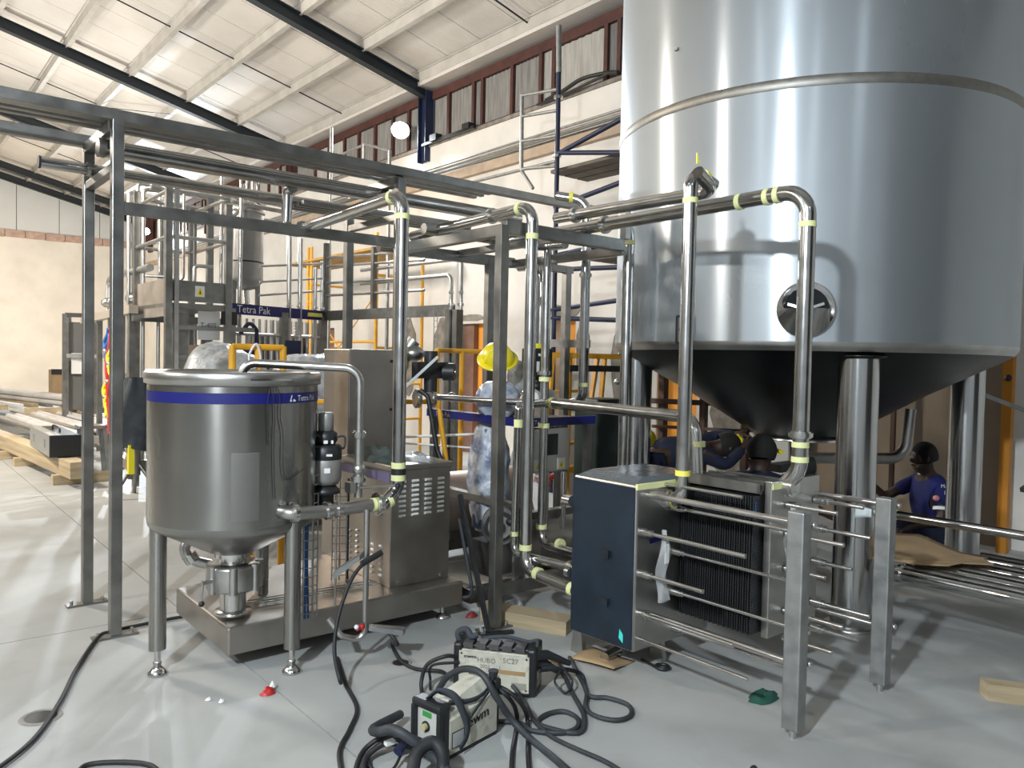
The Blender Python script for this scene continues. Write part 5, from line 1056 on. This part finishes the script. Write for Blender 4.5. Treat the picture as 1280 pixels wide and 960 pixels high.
MB().tube([(2.50, 2.86, .15), (2.62, 2.86, .13), (2.72, 2.86, .06)], .022, 12, True, [.028, .024, .014]).build('plug', GREYR, pg)
MB().tube(crom([(2.66, 2.80, .14), (2.70, 2.74, .06), (2.64, 2.72, .02), (2.62, 2.78, .06), (2.68, 2.8, .1)]), .006, 8).build('loop', DARK, pg)
tag(MB().tube([(2.70+.018*math.cos(a), 1.71+.0*math.sin(a), .035+.022*math.sin(a)) for a in [k*.5236 for k in range(13)]], .009, 8).cyl((2.70, 1.71, 0), (2.70, 1.71, .014), .012, n=10).build('eye_bolt', DARK), 'small black eye bolt standing at the bottom right', 'bolt')
tag(MB().ball((2.883, 3.022, 0.020), .016, 10).cyl((2.856, 3.069, 0.020), (2.883, 3.022, 0.020), .008, n=8).build('brass_fitting', mat('brass', (.55, .42, .05), .35, .8)), 'yellow brass fitting on the floor left of the panel foot', 'fitting')

# ================================================================== LEFT BACKGROUND
# timber bearers, pipe stacks
def timber(label, p, q, w, h, z0):
    p, q = V(p), V(q); d = (q-p).normalized(); r = d.cross(Z_)*w/2
    return tag(MB().hexa([p-r+Z_*z0, p+r+Z_*z0, q+r+Z_*z0, q-r+Z_*z0, p-r+Z_*(z0+h), p+r+Z_*(z0+h), q+r+Z_*(z0+h), q-r+Z_*(z0+h)]).build('timber_beam', WOOD), label, 'timber')
timber('long squared timber beam with the black toolbox on it', (1.96, 10.42, 0), (1.45, 17.5, 0), .20, .20, .12)
for k, (x, y) in enumerate(((2.0, 10.9), (1.85, 12.9), (1.78, 13.8), (1.6, 16.2))): timber('short bearer block under the long timber, %s from its near end' % ('first', 'second', 'third', 'fourth')[k], (x-.25, y, 0), (x+.4, y+.02, 0), .12, .12, 0)
tbx = thing('toolbox', 'aluminium toolbox with black end standing on the long timber', 'toolbox', (1.95, 11.0, .32))
MB().box((1.74, 10.98, .325), (1.86, 12.5, .60)).build('body', mat('aluminium_box', (.50, .50, .48), .4, .8), tbx, bev=.008)
MB().box((1.73, 10.94, .325), (2.08, 10.98, .60)).build('black_end', DARK, tbx, bev=.01); MB().box((1.86, 10.98, .325), (2.08, 12.5, .59)).build('case', DARK, tbx)
for y in (11.3, 12.1): MB().box((1.725, y, .42), (1.74, y+.1, .52)).build('latch', SSB, tbx)
MB().tube(crom([(1.9, 11.3, .60), (1.9, 11.35, .66), (1.9, 11.75, .66), (1.9, 11.8, .60)]), .012, 8).build('handle', DARK, tbx)
stl = thing('step_stool', 'small grey steel stool behind the toolbox', 'stool', (2.35, 11.6, 0))
MB().box((2.15, 11.42, .62), (2.5, 11.75, .66)).build('top', GALV, stl)
for (x, y, dx) in ((2.2, 11.46, -.05), (2.45, 11.46, .05), (2.2, 11.71, -.05), (2.45, 11.71, .05)): MB().bar((x+dx, y, 0), (x, y, .62), .045).build('leg', GALV, stl)
random.seed(21)
WHP = mat('wrapped_pipe_white', (.72, .70, .68), .4, .3, var=.1, vscale=2)
for k in range(13):
    r = (.04, .05, .06)[k % 3]; x = 2.22+.135*k; y0 = (12.0 if k < 3 else 13.45)+random.random()*1.2; y1 = y0+random.uniform(4.2, 5.2)
    tag(MB().cyl((x, y0, .33+r), (x-.06*(y1-y0), y1, .33+r), r, n=12).build('stacked_pipe', WHP if k % 3 else PIPE), 'pale pipe in the left floor stack, %s' % ('leftmost', 'second from the left', 'third from the left', 'fourth from the left', 'fifth from the left', 'sixth from the left', 'middle one', 'sixth from the right', 'fifth from the right', 'fourth from the right', 'third from the right', 'second from the right', 'rightmost')[k], 'pipe', 'pipes in the left floor stack')
for k in range(9):
    x = 3.35+.11*(k % 5); z = .55+.11*(k//5)
    tag(MB().cyl((x, 17.4, z), (x-1.9, 26, z), .05, n=10).build('bundled_pipe', WHP), 'white-wrapped pipe in the far bundle, %s row, %s' % (('lower', 'upper')[k//5], ('first', 'second', 'third', 'fourth', 'fifth')[k % 5]), 'pipe', 'white-wrapped bundle near the far wall')
for k in range(6):
    tag(MB().bar((2.2+.3*k, 19+.2*k, .45), (1.2+.3*k, 25+.2*k, .45), .12, .1).build('packing_plank', WHITE if k % 2 else WOOD), 'pale packing plank before the far wall, %s from the left' % ('first', 'second', 'third', 'fourth', 'fifth', 'sixth')[k], 'plank', 'packing planks by the far wall')
timber('brown timber bearer across under the white-wrapped bundle', (2.4, 17.9, 0), (4.2, 17.7, 0), .2, .12, .38)
mh = thing('cardboard_box', 'open cardboard box beside the leftmost dark cabinet frame', 'box', (3.4, 20.5, 0))
MB().box((3.25, 20.2, .6), (3.75, 20.7, 1.2)).build('carton', CARD, mh); MB().box((3.22, 20.17, 1.1), (3.78, 20.2, 1.22)).build('flap', DARK, mh)
tag(MB().box((1.9, 27, .95), (2.2, 27.1, 1.15)).build('red_sign', REDP), 'small red object at the far left edge', 'sign')

# far dark cabinet frame
fc = thing('open_cabinet_frame', 'dark open cabinet frame standing farthest left beyond the rack', 'cabinet', (2.9, 17, 0))
A_, B_ = V(2.95, 17.0, 0), V(3.85, 16.7, 0)
for p in (A_, V(3.42, 16.85, 0), B_, V(3.1, 17.6, 0)): MB().bar(p, p+Z_*2.35, .10).build('post', SSD, fc)
for z in (2.33, 1.55, .08): MB().bar(A_+Z_*z, B_+Z_*z, .09, .08).build('rail', SSD if z < 2 else DARK, fc)
MB().box((3.0, 17.05, 1.55), (3.6, 17.1, 2.2)).box((3.0, 17.05, .5), (3.4, 17.1, 1.45)).build('back_panel', mat('grey_panel', (.14, .14, .135), .6), fc)
MB().box((3.05, 16.98, 1.2), (3.35, 17.02, 1.6)).build('white_box', WHITE, fc)
# frame with harnesses
sf = thing('harness_rack', 'long steel machine frame hung with safety harnesses beyond the rack columns', 'frame', (2.3, 10.9, 0))
for (x, y) in ((2.62, 11.9), (2.55, 11.0), (2.45, 10.1), (3.3, 10.1), (3.4, 11.9), (2.75, 13.2)): MB().bar((x, y, .12), (x, y, 2.15), .07).build('post', SSD, sf)
MB().bar((2.8, 14.6, 2.15), (2.42, 9.9, 2.15), .10, .10).build('top_rail', mat('pale_sheet', (.58, .53, .46), .4, .8), sf); MB().bar((2.42, 9.95, 2.05), (3.5, 10.0, 2.05), .08).build('top_rail', SSD, sf)
MB().bar((2.75, 13.2, .30), (2.42, 9.95, .30), .09, .12).build('base_rail', mat('pale_sheet', (.58, .53, .46), .4, .8), sf); MB().bar((2.42, 9.95, .30), (3.5, 10.0, .30), .09, .12).build('base_rail', SS, sf)
pipe('top_pipe', [(2.62, 12.0, 2.2), (2.62, 12.0, 2.65), (2.55, 10.9, 2.65), (2.6, 9.9, 2.65)], .045, SS, sf, .12)
for y in (11.6, 11.9, 10.6): MB().ball((2.58, y, 2.32), .09, 12, (1, 1.3, .8)).build('fitting', SS, sf)
random.seed(8)
for k in range(10): 
    y = 10.1+k*.19; MB().ball((2.62, y, random.uniform(.9, 1.6)), .06, 10).ball((2.6, y, random.uniform(.5, .9)), .05, 10).build('fitting', SS if k % 2 else DARK, sf)
for k in range(6): MB().cyl((2.75+k*.11, 10.1, .4), (2.75+k*.11, 10.1, 2.1), .022, n=8).build('tube', SS, sf)
for k, (z0, z1, y, m_, lb) in enumerate(((.55, 1.95, 11.25, REDP, 'red safety harness strap hanging between the two left rack columns'), (1.35, 1.95, 11.38, BLUEW, 'blue harness strap hanging left of the red one'), (1.25, 1.72, 11.20, mat('bright_yellow_strap', (.75, .65, .02), .6), 'yellow harness strap over the red one, upper'), (.78, 1.30, 11.42, mat('bright_yellow_strap', (.75, .65, .02), .6), 'yellow harness strap left of the red one, lower'))):
    hs = thing('safety_harness', lb, 'harness', (2.5, y, z0)); b = MB()
    for q_ in range(3):
        pts = [(2.47+.02*math.sin(i+q_), y+.05*(q_-1)+.05*math.sin(i*1.7+q_*2), z1+(z0-z1)*i/7) for i in range(8)]
        b.tube(crom(pts, 3), .028, 7)
    b.build('webbing', m_, hs)
    MB().ball((2.44, y, (z0+z1)/2), .03, 8).build('buckle', SSB, hs)
tag(MB().box((2.95, 10.0, 1.05), (3.45, 10.05, 1.75)).build('plywood_panel', mat('cream_board', (.66, .52, .37), .6)), 'cream board behind the hopper left shoulder', 'board')
# jacket on a tripod stand
js = thing('tripod_stand', 'grey tripod pipe stand under the dark jacket', 'stand', (2.36, 9.55, 0))
MB().cyl((2.36, 9.5, .25), (2.36, 9.5, 1.3), .045, n=14).build('pole', SSD, js)
for a in (200, 320, 80): MB().cyl((2.36, 9.5, .42), (2.36+.30*math.cos(math.radians(a)), 9.5+.30*math.sin(math.radians(a)), .0), .022, n=10).build('leg', SSD, js)
jk = thing('hanging_jacket', 'dark grey jacket draped over the tripod stand', 'jacket', (2.34, 9.4, .6))
def jf(u, v):
    a = u*2*math.pi; w = .10+.13*min(1, v*2.5); n_ = .02*math.sin(a*5+v*4)
    return (2.34+(w+n_)*math.cos(a)*.9, 9.45+(w+n_)*math.sin(a), 1.36-.80*v+.03*math.sin(a*2)*v)
MB().grid(jf, 36, 14).build('cloth', CLOTHG, jk); MB().tube(crom([(2.50, 9.34, 1.28), (2.55, 9.32, 1.1), (2.53, 9.3, .95), (2.57, 9.3, .80)]), .022, 8).build('red_lining', REDP, jk)
tag(MB().box((2.22, 9.25, .30), (2.28, 9.32, .62)).build('yellow_tag', mat('bright_yellow_strap', (.75, .65, .02), .6)), 'yellow strip hanging under the dark jacket', 'strip')
dd = thing('steel_disc', 'round steel manhole lid behind the jacket, left of the hopper', 'lid', (2.75, 9.6, .7))
MB().cyl((2.72, 9.5, .72), (2.66, 9.42, .72), .28, n=32).build('plate', mat('rosy_plate', (.62, .55, .50), .4, .8), dd); MB().box((2.6, 9.35, .25), (3.3, 9.6, .34)).build('base', SSD, dd)
tag(MB().box((2.62, 9.62, 0), (3.6, 9.86, .98)).build('black_cabinet', DARK), 'black cabinet low behind the hopper left edge', 'cabinet')

# ---- T-405 platform
PXc, PYc = 2.55, 9.0
pt = thing('access_platform', 'stainless access platform with handrails and tank sign', 'platform', (2.55, 9.0, 0))
PL = mat('platform_sheet', (.46, .42, .37), .42, .9, var=.1)
MB().box((2.55, 9.0, 2.20), (2.57, 10.3, 2.47)).build('side_panel', PL, pt); MB().box((2.55, 9.0, 2.22), (3.20, 9.02, 2.45)).build('side_panel', SSD, pt)
MB().box((2.55, 9.0, 2.14), (3.20, 10.3, 2.20)).build('deck', SSD, pt)
MB().bar((2.545, 9.0, 2.10), (2.545, 10.35, 2.10), .05, .10).build('deck_edge', PL, pt)
for (x, y, z0, z1) in ((2.55, 9.0, 0, 3.50), (2.55, 10.3, 0, 3.60), (3.20, 9.0, 0, 3.35), (3.20, 10.3, 0, 3.5), (2.62, 8.95, 0, 3.55)): MB().bar((x, y, z0), (x, y, z1), .07 if x != 2.62 else .045).build('post', SSD if x != 2.62 else SS, pt)
for z in (3.42, 2.92):
    for p, q in (((2.55, 9.0), (2.55, 10.3)), ((2.55, 9.0), (3.2, 9.0)), ((2.55, 10.3), (3.2, 10.3)), ((3.2, 9.0), (3.2, 10.3))): MB().cyl((*p, z), (*q, z), .022, n=8).build('rail', SS, pt)
MB().bar((2.85, 10.3, 2.4), (2.85, 10.3, 3.4), .04).bar((3.02, 9.6, 2.4), (3.02, 9.6, 3.3), .03).build('inner_post', SSD, pt)
s_ = MB().box((2.86, 8.96, 1.80), (3.10, 8.975, 2.12)).build('number_board', mat('sign_grey', (.42, .42, .41), .5), pt); text('T-405', .075, (2.88, 8.955, 1.94), (1, 0, 0), Z_, BLKTXT, pt)
s_ = MB().box((2.835, 8.985, 2.28), (2.935, 8.998, 2.40)).build('warning_sign', WHITE, pt); MB().prism([(2.845, 8.983, 2.295), (2.925, 8.983, 2.295), (2.885, 8.983, 2.385)], (0, .001, 0)).build('warning_triangle', WARN, pt)
MB().prism([(2.875, 8.981, 2.31), (2.895, 8.981, 2.31), (2.885, 8.981, 2.36)], (0, .001, 0)).build('warning_mark', BLKTXT, pt)
for z in (1.93, 1.60): MB().bar((2.6, 8.98, z), (3.5, 8.98, z), .05).build('lower_rail', SSD, pt)
MB().box((2.66, 9.1, 1.0), (2.80, 9.3, 2.1)).build('window_frame', SSD, pt)
MB().box((3.12, 8.97, 1.98), (3.30, 8.99, 2.13)).build('black_unit', DARK, pt)
# loop pipes at platform's left
for k, (px_, y, ht) in enumerate(((2.52, 10.55, 3.62), (2.56, 10.30, 3.70), (2.60, 10.2, 3.62))):
    t = thing('loop_pipe', 'tall steel loop pipe left of the platform, %s' % ('leftmost', 'middle', 'rightmost')[k], 'pipe', (px_, y, .3))
    pipe('run', [(px_, y, .3), (px_, y, ht), (px_+.25, y-.02, ht), (px_+.25, y-.02, ht-1.25)] if k else [(px_, y, .3), (px_, y, ht), (px_+.06, y, ht), (px_+.06, y, .3)], .024, SS, t, .05)
for k, (x, y, z0, z1, dx) in enumerate(((2.80, 9.8, 2.55, 3.65, -.25), (2.95, 9.8, 2.52, 3.6, -.25))):
    t = thing('hook_pipe', 'slim hook-ended pipe inside the platform rails, %s' % ('left', 'right')[k], 'pipe', (x, y, z0)); pipe('run', [(x, y, z1), (x, y, z0), (x+dx, y+.1, z0)], .018, SS, t, .06)
for k, (z, y) in enumerate(((3.68, 9.9), (3.60, 9.9), (3.50, 10.2))):
    t = thing('overhead_pipe', 'steel pipe running above the platform to the vessel, %s' % ('upper', 'middle', 'lower')[k], 'pipe', (2.6, y, z)); MB().cyl((2.6, y, z), (4.3, y+.2, z-.03), .028, n=12).build('run', SS, t)
t = thing('hook_pipe', 'bent pipe beside the warning sign on the platform', 'pipe', (3.0, 9.5, 2.4)); pipe('run', [(2.98, 9.5, 2.45), (2.98, 9.5, 2.68), (3.2, 9.5, 2.68)], .022, SS, t, .06)

# ---- vessel
vs_ = thing('cylindrical_vessel', 'grey upright cylindrical vessel on the far platform', 'vessel', (3.9, 10.3, 2.4))
MB().lathe((3.90, 10.35, 0), [(.05, 2.50), (.16, 2.53), (.235, 2.62), (.24, 2.66), (.24, 3.52), (.22, 3.62), (.1, 3.68), (0, 3.70)], 36).build('shell', mat('vessel_grey', (.34, .335, .32), .5, .8, var=.1), vs_)
MB().lathe((3.90, 10.35, 0), [(.255, 3.52), (.265, 3.56), (.24, 3.60)], 36).build('top_ring', SS, vs_); MB().lathe((3.90, 10.35, 0), [(.242, 2.86), (.246, 2.87), (.242, 2.88)], 36).build('seam', DARK, vs_)
for (x, y) in ((3.72, 10.25), (4.06, 10.3)): MB().bar((x, y, 2.2), (x, y, 2.62), .05).build('leg', SSD, vs_)
for k, (x, z) in enumerate(((3.80, 3.95), (3.88, 4.02), (3.96, 4.0), (4.02, 3.92))): MB().cyl((x, 10.25, 3.7), (x, 10.25, z), .018, n=8).ball((x, 10.25, z), .03, 8).build('top_fitting', SS, vs_)
pipe('top_loop', [(3.45, 9.95, 2.3), (3.45, 9.95, 4.0), (3.8, 10.1, 4.0)], .022, SS, vs_, .08)
pipe('side_pipe', [(3.60, 10.05, 2.2), (3.62, 10.05, 3.40), (3.85, 10.05, 3.62), (3.85, 10.05, 3.75)], .024, SS, vs_, .06)
pipe('side_pipe', [(3.66, 9.9, .6), (3.68, 9.9, 3.8)], .026, SS, vs_)
pipe('outlet', [(3.9, 10.3, 2.5), (3.92, 10.3, 2.30), (4.05, 10.2, 2.22)], .04, SSB, vs_, .06)
MB().bar((3.26, 9.8, 0), (3.26, 9.8, 3.55), .07).build('support_column', SSD, vs_)

# ---- blue band process frame
bf = thing('process_frame', 'large process frame with navy name band and rows of tubes', 'frame', (3.4, 9.47, 0))
BA, BB, BC = V(3.42, 9.50, 2.2), V(4.86, 9.98, 2.2), V(5.12, 7.30, 2.2)
MB().bar(BA, BB, .06, .13).build('navy_band', NAVY, bf); n_ = (BB-BA).normalized(); out_ = V(n_.y, -n_.x, 0)
text('Tetra Pak', .13, BA+n_*.06+out_*.034+V(0, 0, -.04), n_, Z_, WHITE, bf)
MB().bar(BB+V(-.28, -.13, .0), BB+V(-.05, -.05, 0), .04, .05).build('yellow_label', TAPEY, bf)
for k in range(2): MB().bar(BB+V(.04, -.05, .0), BC+V(.04, .0, 0), .06, .13).build('cable_channel', GALV, bf)
for p in (BA, BB, BC, V(5.15, 7.2, 0), V(4.2, 9.75, 0)): MB().bar(V(p.x, p.y, .0), V(p.x, p.y, 2.2), .09).build('post', SSD, bf)
random.seed(31)
for k in range(16):
    f = k/15; p = BA.lerp(BB, f)+V(0, .15, 0); MB().cyl((p.x, p.y, .5), (p.x, p.y, 2.1), random.choice((.018, .024, .03)), n=8).build('tube', random.choice((SS, SSD, SSB)), bf)
for z in (1.15, 1.5, 1.9): MB().cyl(V(BA.x, BA.y, z), V(BB.x, BB.y, z), .02, n=8).build('cross_tube', SS, bf)
pipe('blue_hose', [V(3.5, 9.4, 1.9), V(3.62, 9.42, 2.05), V(3.72, 9.45, 1.95), V(3.74, 9.46, 1.3)], .025, BLUE, bf, .06)
for x, y, z in ((3.58, 9.42, 1.62), (4.3, 9.75, 1.72)): MB().box((x-.1, y-.05, z-.06), (x+.12, y+.02, z+.12)).build('blue_unit', BLUE, bf)
MB().box((3.9, 10.1, .9), (4.7, 10.3, 1.9)).build('back_sheet', mat('grey_panel', (.14, .14, .135), .6), bf)
# tall risers above band
for k, (px_, z1) in enumerate(((4.28, 3.2), (4.46, 3.2), (4.72, 2.85), (4.84, 2.95))):
    t = thing('riser_pipe', 'far steel riser above the navy name band, %s from the left' % ('first', 'second', 'third', 'fourth')[k], 'pipe', (px_, 9.9, 2.2))
    y = 9.50+(px_-3.42)*.333; MB().cyl((px_, y, 1.0), (px_, y, z1), .033 if k < 2 else .026, n=10).build('run', SS, t); clamp((px_, y, 2.30), (0, 0, 1), .03, t)
# railings and pipes above the channel
rr = thing('walkway_handrail', 'grey handrail with posts above the cable channel', 'handrail', (5.0, 8.5, 2.2))
for f in (0, .42): p = BB.lerp(BC, f)+V(.04, 0, 0); MB().bar(p, p+Z_*(1.0-.35*f), .06).build('post', SSD, rr)
for z in (.28, .45, .68, .80): MB().cyl(BB+V(.04, 0, z), BB.lerp(BC, .8)+V(.04, 0, z*.9), .018, n=8).build('rail', SS, rr)
for z in (.35, .52, .72): MB().cyl(BB+V(-1.0, -.25, z-.15), BB+V(.04, 0, z), .015, n=8).build('rail', SS, rr)
for k, (z, dy) in enumerate(((2.60, 0), (2.78, .12))):
    t = thing('bent_pipe', 'steel pipe bending down onto the cable channel end, %s' % ('inner', 'outer')[k], 'pipe', (5.1, 7.3, 2.2))
    pipe('run', [(5.02, 9.2, z), (5.14+.05*k, 7.32-dy*1.0, z), (5.14+.05*k, 7.32-dy, .6)], .024, SS, t, .08); clamp((5.14+.05*k, 7.32-dy, 2.26), (0, 0, 1), .026, t); clamp((5.14+.05*k, 7.32-dy, 2.40), (0, 0, 1), .022, t)
# wire ladder hanging
wl = thing('cable_ladder', 'hanging wire cable ladder at the channel end', 'cable ladder', (5.1, 7.4, .6)); b = MB()
for d in (0, .07): b.cyl((5.08, 7.50+d, .7), (5.08, 7.50+d, 2.2), .006, n=6)
for k in range(20): b.bar((5.08, 7.50, .75+k*.07), (5.08, 7.57, .75+k*.07), .008)
b.build('wire_mesh', GALV, wl)
# extra clutter behind hopper: plastic-wrapped bundles
for k, (cx, cy, z0, rx, ry, h, lb) in enumerate(((2.45, 6.9, 1.20, .42, .40, .50, 'plastic-draped machine behind the hopper rim, left hump'), (3.46, 7.2, 1.20, .55, .35, .46, 'plastic-draped machine behind the hopper rim, right hump'))):
    t = thing('draped_machine', lb, 'machine', (cx, cy, 0))
    MB().box((cx-rx*.7, cy-ry*.6, 0), (cx+rx*.7, cy+ry*.6, 1.35)).build('body', SSD, t)
    MB().grid(drape(cx, cy, z0, rx, ry, h, 2.0+k), 40, 16).build('plastic_sheet', CLEARW, t)
    MB().grid(lambda u, v: (cx+rx*math.cos(u*6.283)*(1+.03*math.sin(u*40)), cy+ry*math.sin(u*6.283), z0+.03-.75*v), 36, 4).build('plastic_skirt', CLEARW, t)
# ================================================================== SCAFFOLDS
ys_ = thing('yellow_scaffold', 'yellow frame scaffold with planked top by the long wall', 'scaffold', (6.6, 12.5, 0))
for (x, y) in ((6.5, 11.4), (6.5, 14.0), (7.4, 11.4), (7.4, 14.0), (6.5, 13.85)): MB().cyl((x, y, 0), (x, y, 3.7), .03, n=8).build('standard', YEL, ys_)
for y in (11.4, 14.0):
    for z in (.6, 1.2, 1.8, 2.4, 3.0): MB().cyl((6.5, y, z), (7.4, y, z), .022, n=8).build('rung', YEL, ys_)
for k in range(5): MB().cyl((6.5, 14.0, .4+k*.55), (6.5, 13.85, .4+k*.55), .02, n=8).build('rung', YEL, ys_)
MB().cyl((6.5, 11.4, .9), (6.5, 14.0, 2.7), .012, n=6).cyl((6.5, 14.0, .9), (6.5, 11.4, 2.7), .012, n=6).build('brace', YEL, ys_)
MB().cyl((6.5, 11.4, 1.9), (6.5, 14, 1.9), .022, n=8).build('ledger', YEL, ys_)
for k in range(4): MB().box((6.45+.24*k, 11.2, 3.42), (6.67+.24*k, 14.9, 3.46)).build('plank', mat('ochre_plank', (.45, .27, .07), .7, var=.2), ys_)
sc = thing('scaffold_tower', 'grey and blue tubular scaffold tower left of the big tank', 'scaffold', (6.6, 7.2, 0))
MB().cyl((6.6, 7.18, 5.2), (6.6, 7.20, 5.78), .035, n=12).build('upper_tube', GALV, sc); MB().cyl((6.6, 7.16, 0), (6.6, 7.18, 5.2), .03, n=12).build('blue_standard', BLUE, sc)
MB().cyl((6.6, 7.86, 4.12), (6.6, 7.88, 5.10), .028, n=10).build('guard_post', GALV, sc)
for z0, z1 in ((5.09, 4.98), (4.82, 4.72), (4.5, 4.41), (4.14, 4.04)): MB().cyl((6.6, 7.87, z0), (6.6, 7.18, z1+.02), .022, n=8).build('rung', GALV, sc)
MB().cyl((6.6, 7.86, 4.12), (6.6, 7.62, 3.85), .024, n=8).build('brace', GALV, sc)
for z in (3.62, 4.2): MB().cyl((6.6, 7.18, z+.6 if z < 4 else z), (6.6, 6.0, z+.38 if z < 4 else z+.22), .03, n=10).build('blue_brace', BLUE, sc)
for (z, m_) in ((2.95, BLUE), (2.78, BLUE), (2.28, BLUE), (2.18, BLUE)): MB().cyl((6.6, 7.2, z), (6.6, 5.6, z+(.10 if z in (2.95, 2.28) else -.08)), .03, n=10).build('blue_brace', m_, sc)
MB().cyl((6.6, 7.2, 3.55), (6.6, 5.8, 3.72), .03, n=10).build('blue_brace', BLUE, sc)
for k in range(3): MB().box((6.7+.23*k, 5.4, 4.02), (6.9+.23*k, 7.4, 4.06)).build('plank', mat('grey_plank', (.13, .11, .09), .8, var=.3), sc)
for k in range(3): MB().box((6.7+.23*k, 5.4, 2.86), (6.9+.23*k, 6.7, 2.90)).build('plank', mat('grey_plank', (.13, .11, .09), .8, var=.3), sc)
clamp((6.6, 7.18, 4.9), (0, 0, 1), .04, sc); clamp((6.6, 7.18, 4.18), (0, 0, 1), .04, sc)
tag(MB().cyl((6.6, 7.2, 4.12), (6.6, 8.9, 4.14), .022, n=8).build('scaffold_tube', GALV), 'loose grey tube sticking left out of the scaffold tower', 'tube')
sg = thing('scaffold_guardrail', 'grey guardrail posts on the rack top below the glaring floodlight', 'guardrail', (6.8, 13, 3))
P = [(6.200, 13.948, 5.841), (6.200, 12.509, 5.579), (6.200, 11.343, 5.075), (6.200, 10.535, 4.793)]
for i, p in enumerate(((6.200, 12.509, 5.579), (6.200, 10.536, 4.818), (6.200, 11.343, 5.075))):
    q = V(p); MB().cyl((q.x, q.y, 0 if i < 2 else q.z-.5), tuple(q), .03, n=8).build('post', GALV, sg)
MB().cyl((6.200, 11.343, 5.075), (6.200, 10.536, 4.818), .022, n=8).cyl((6.200, 11.342, 5.062), (6.200, 12.925, 5.037), .022, n=8).build('rail', GALV, sg)
bt = thing('bent_cable', 'dark bent cable lying along the clerestory sill near the tank', 'cable', (8.0, 8, 5.6))
MB().tube(crom([(8.02, 9.0, 5.62), (8.0, 8.6, 5.66), (7.98, 8.2, 5.72), (8.0, 7.8, 5.70), (8.0, 7.5, 5.64)]), .03, 8).tube(crom([(8.02, 9.2, 5.60), (7.98, 8.4, 5.60), (8.0, 7.6, 5.68)]), .02, 8).build('strand', DARK, bt)
tag(MB().box((7.95, 10.9, 5.60), (8.09, 11.1, 5.70)).box((7.95, 11.9, 5.60), (8.09, 12.1, 5.72)).bar((8.0, 10.8, 5.60), (8.0, 12.4, 5.60), .05).build('sill_clutter', DARK), 'black clutter on the clerestory sill near the blue stanchion', 'debris')
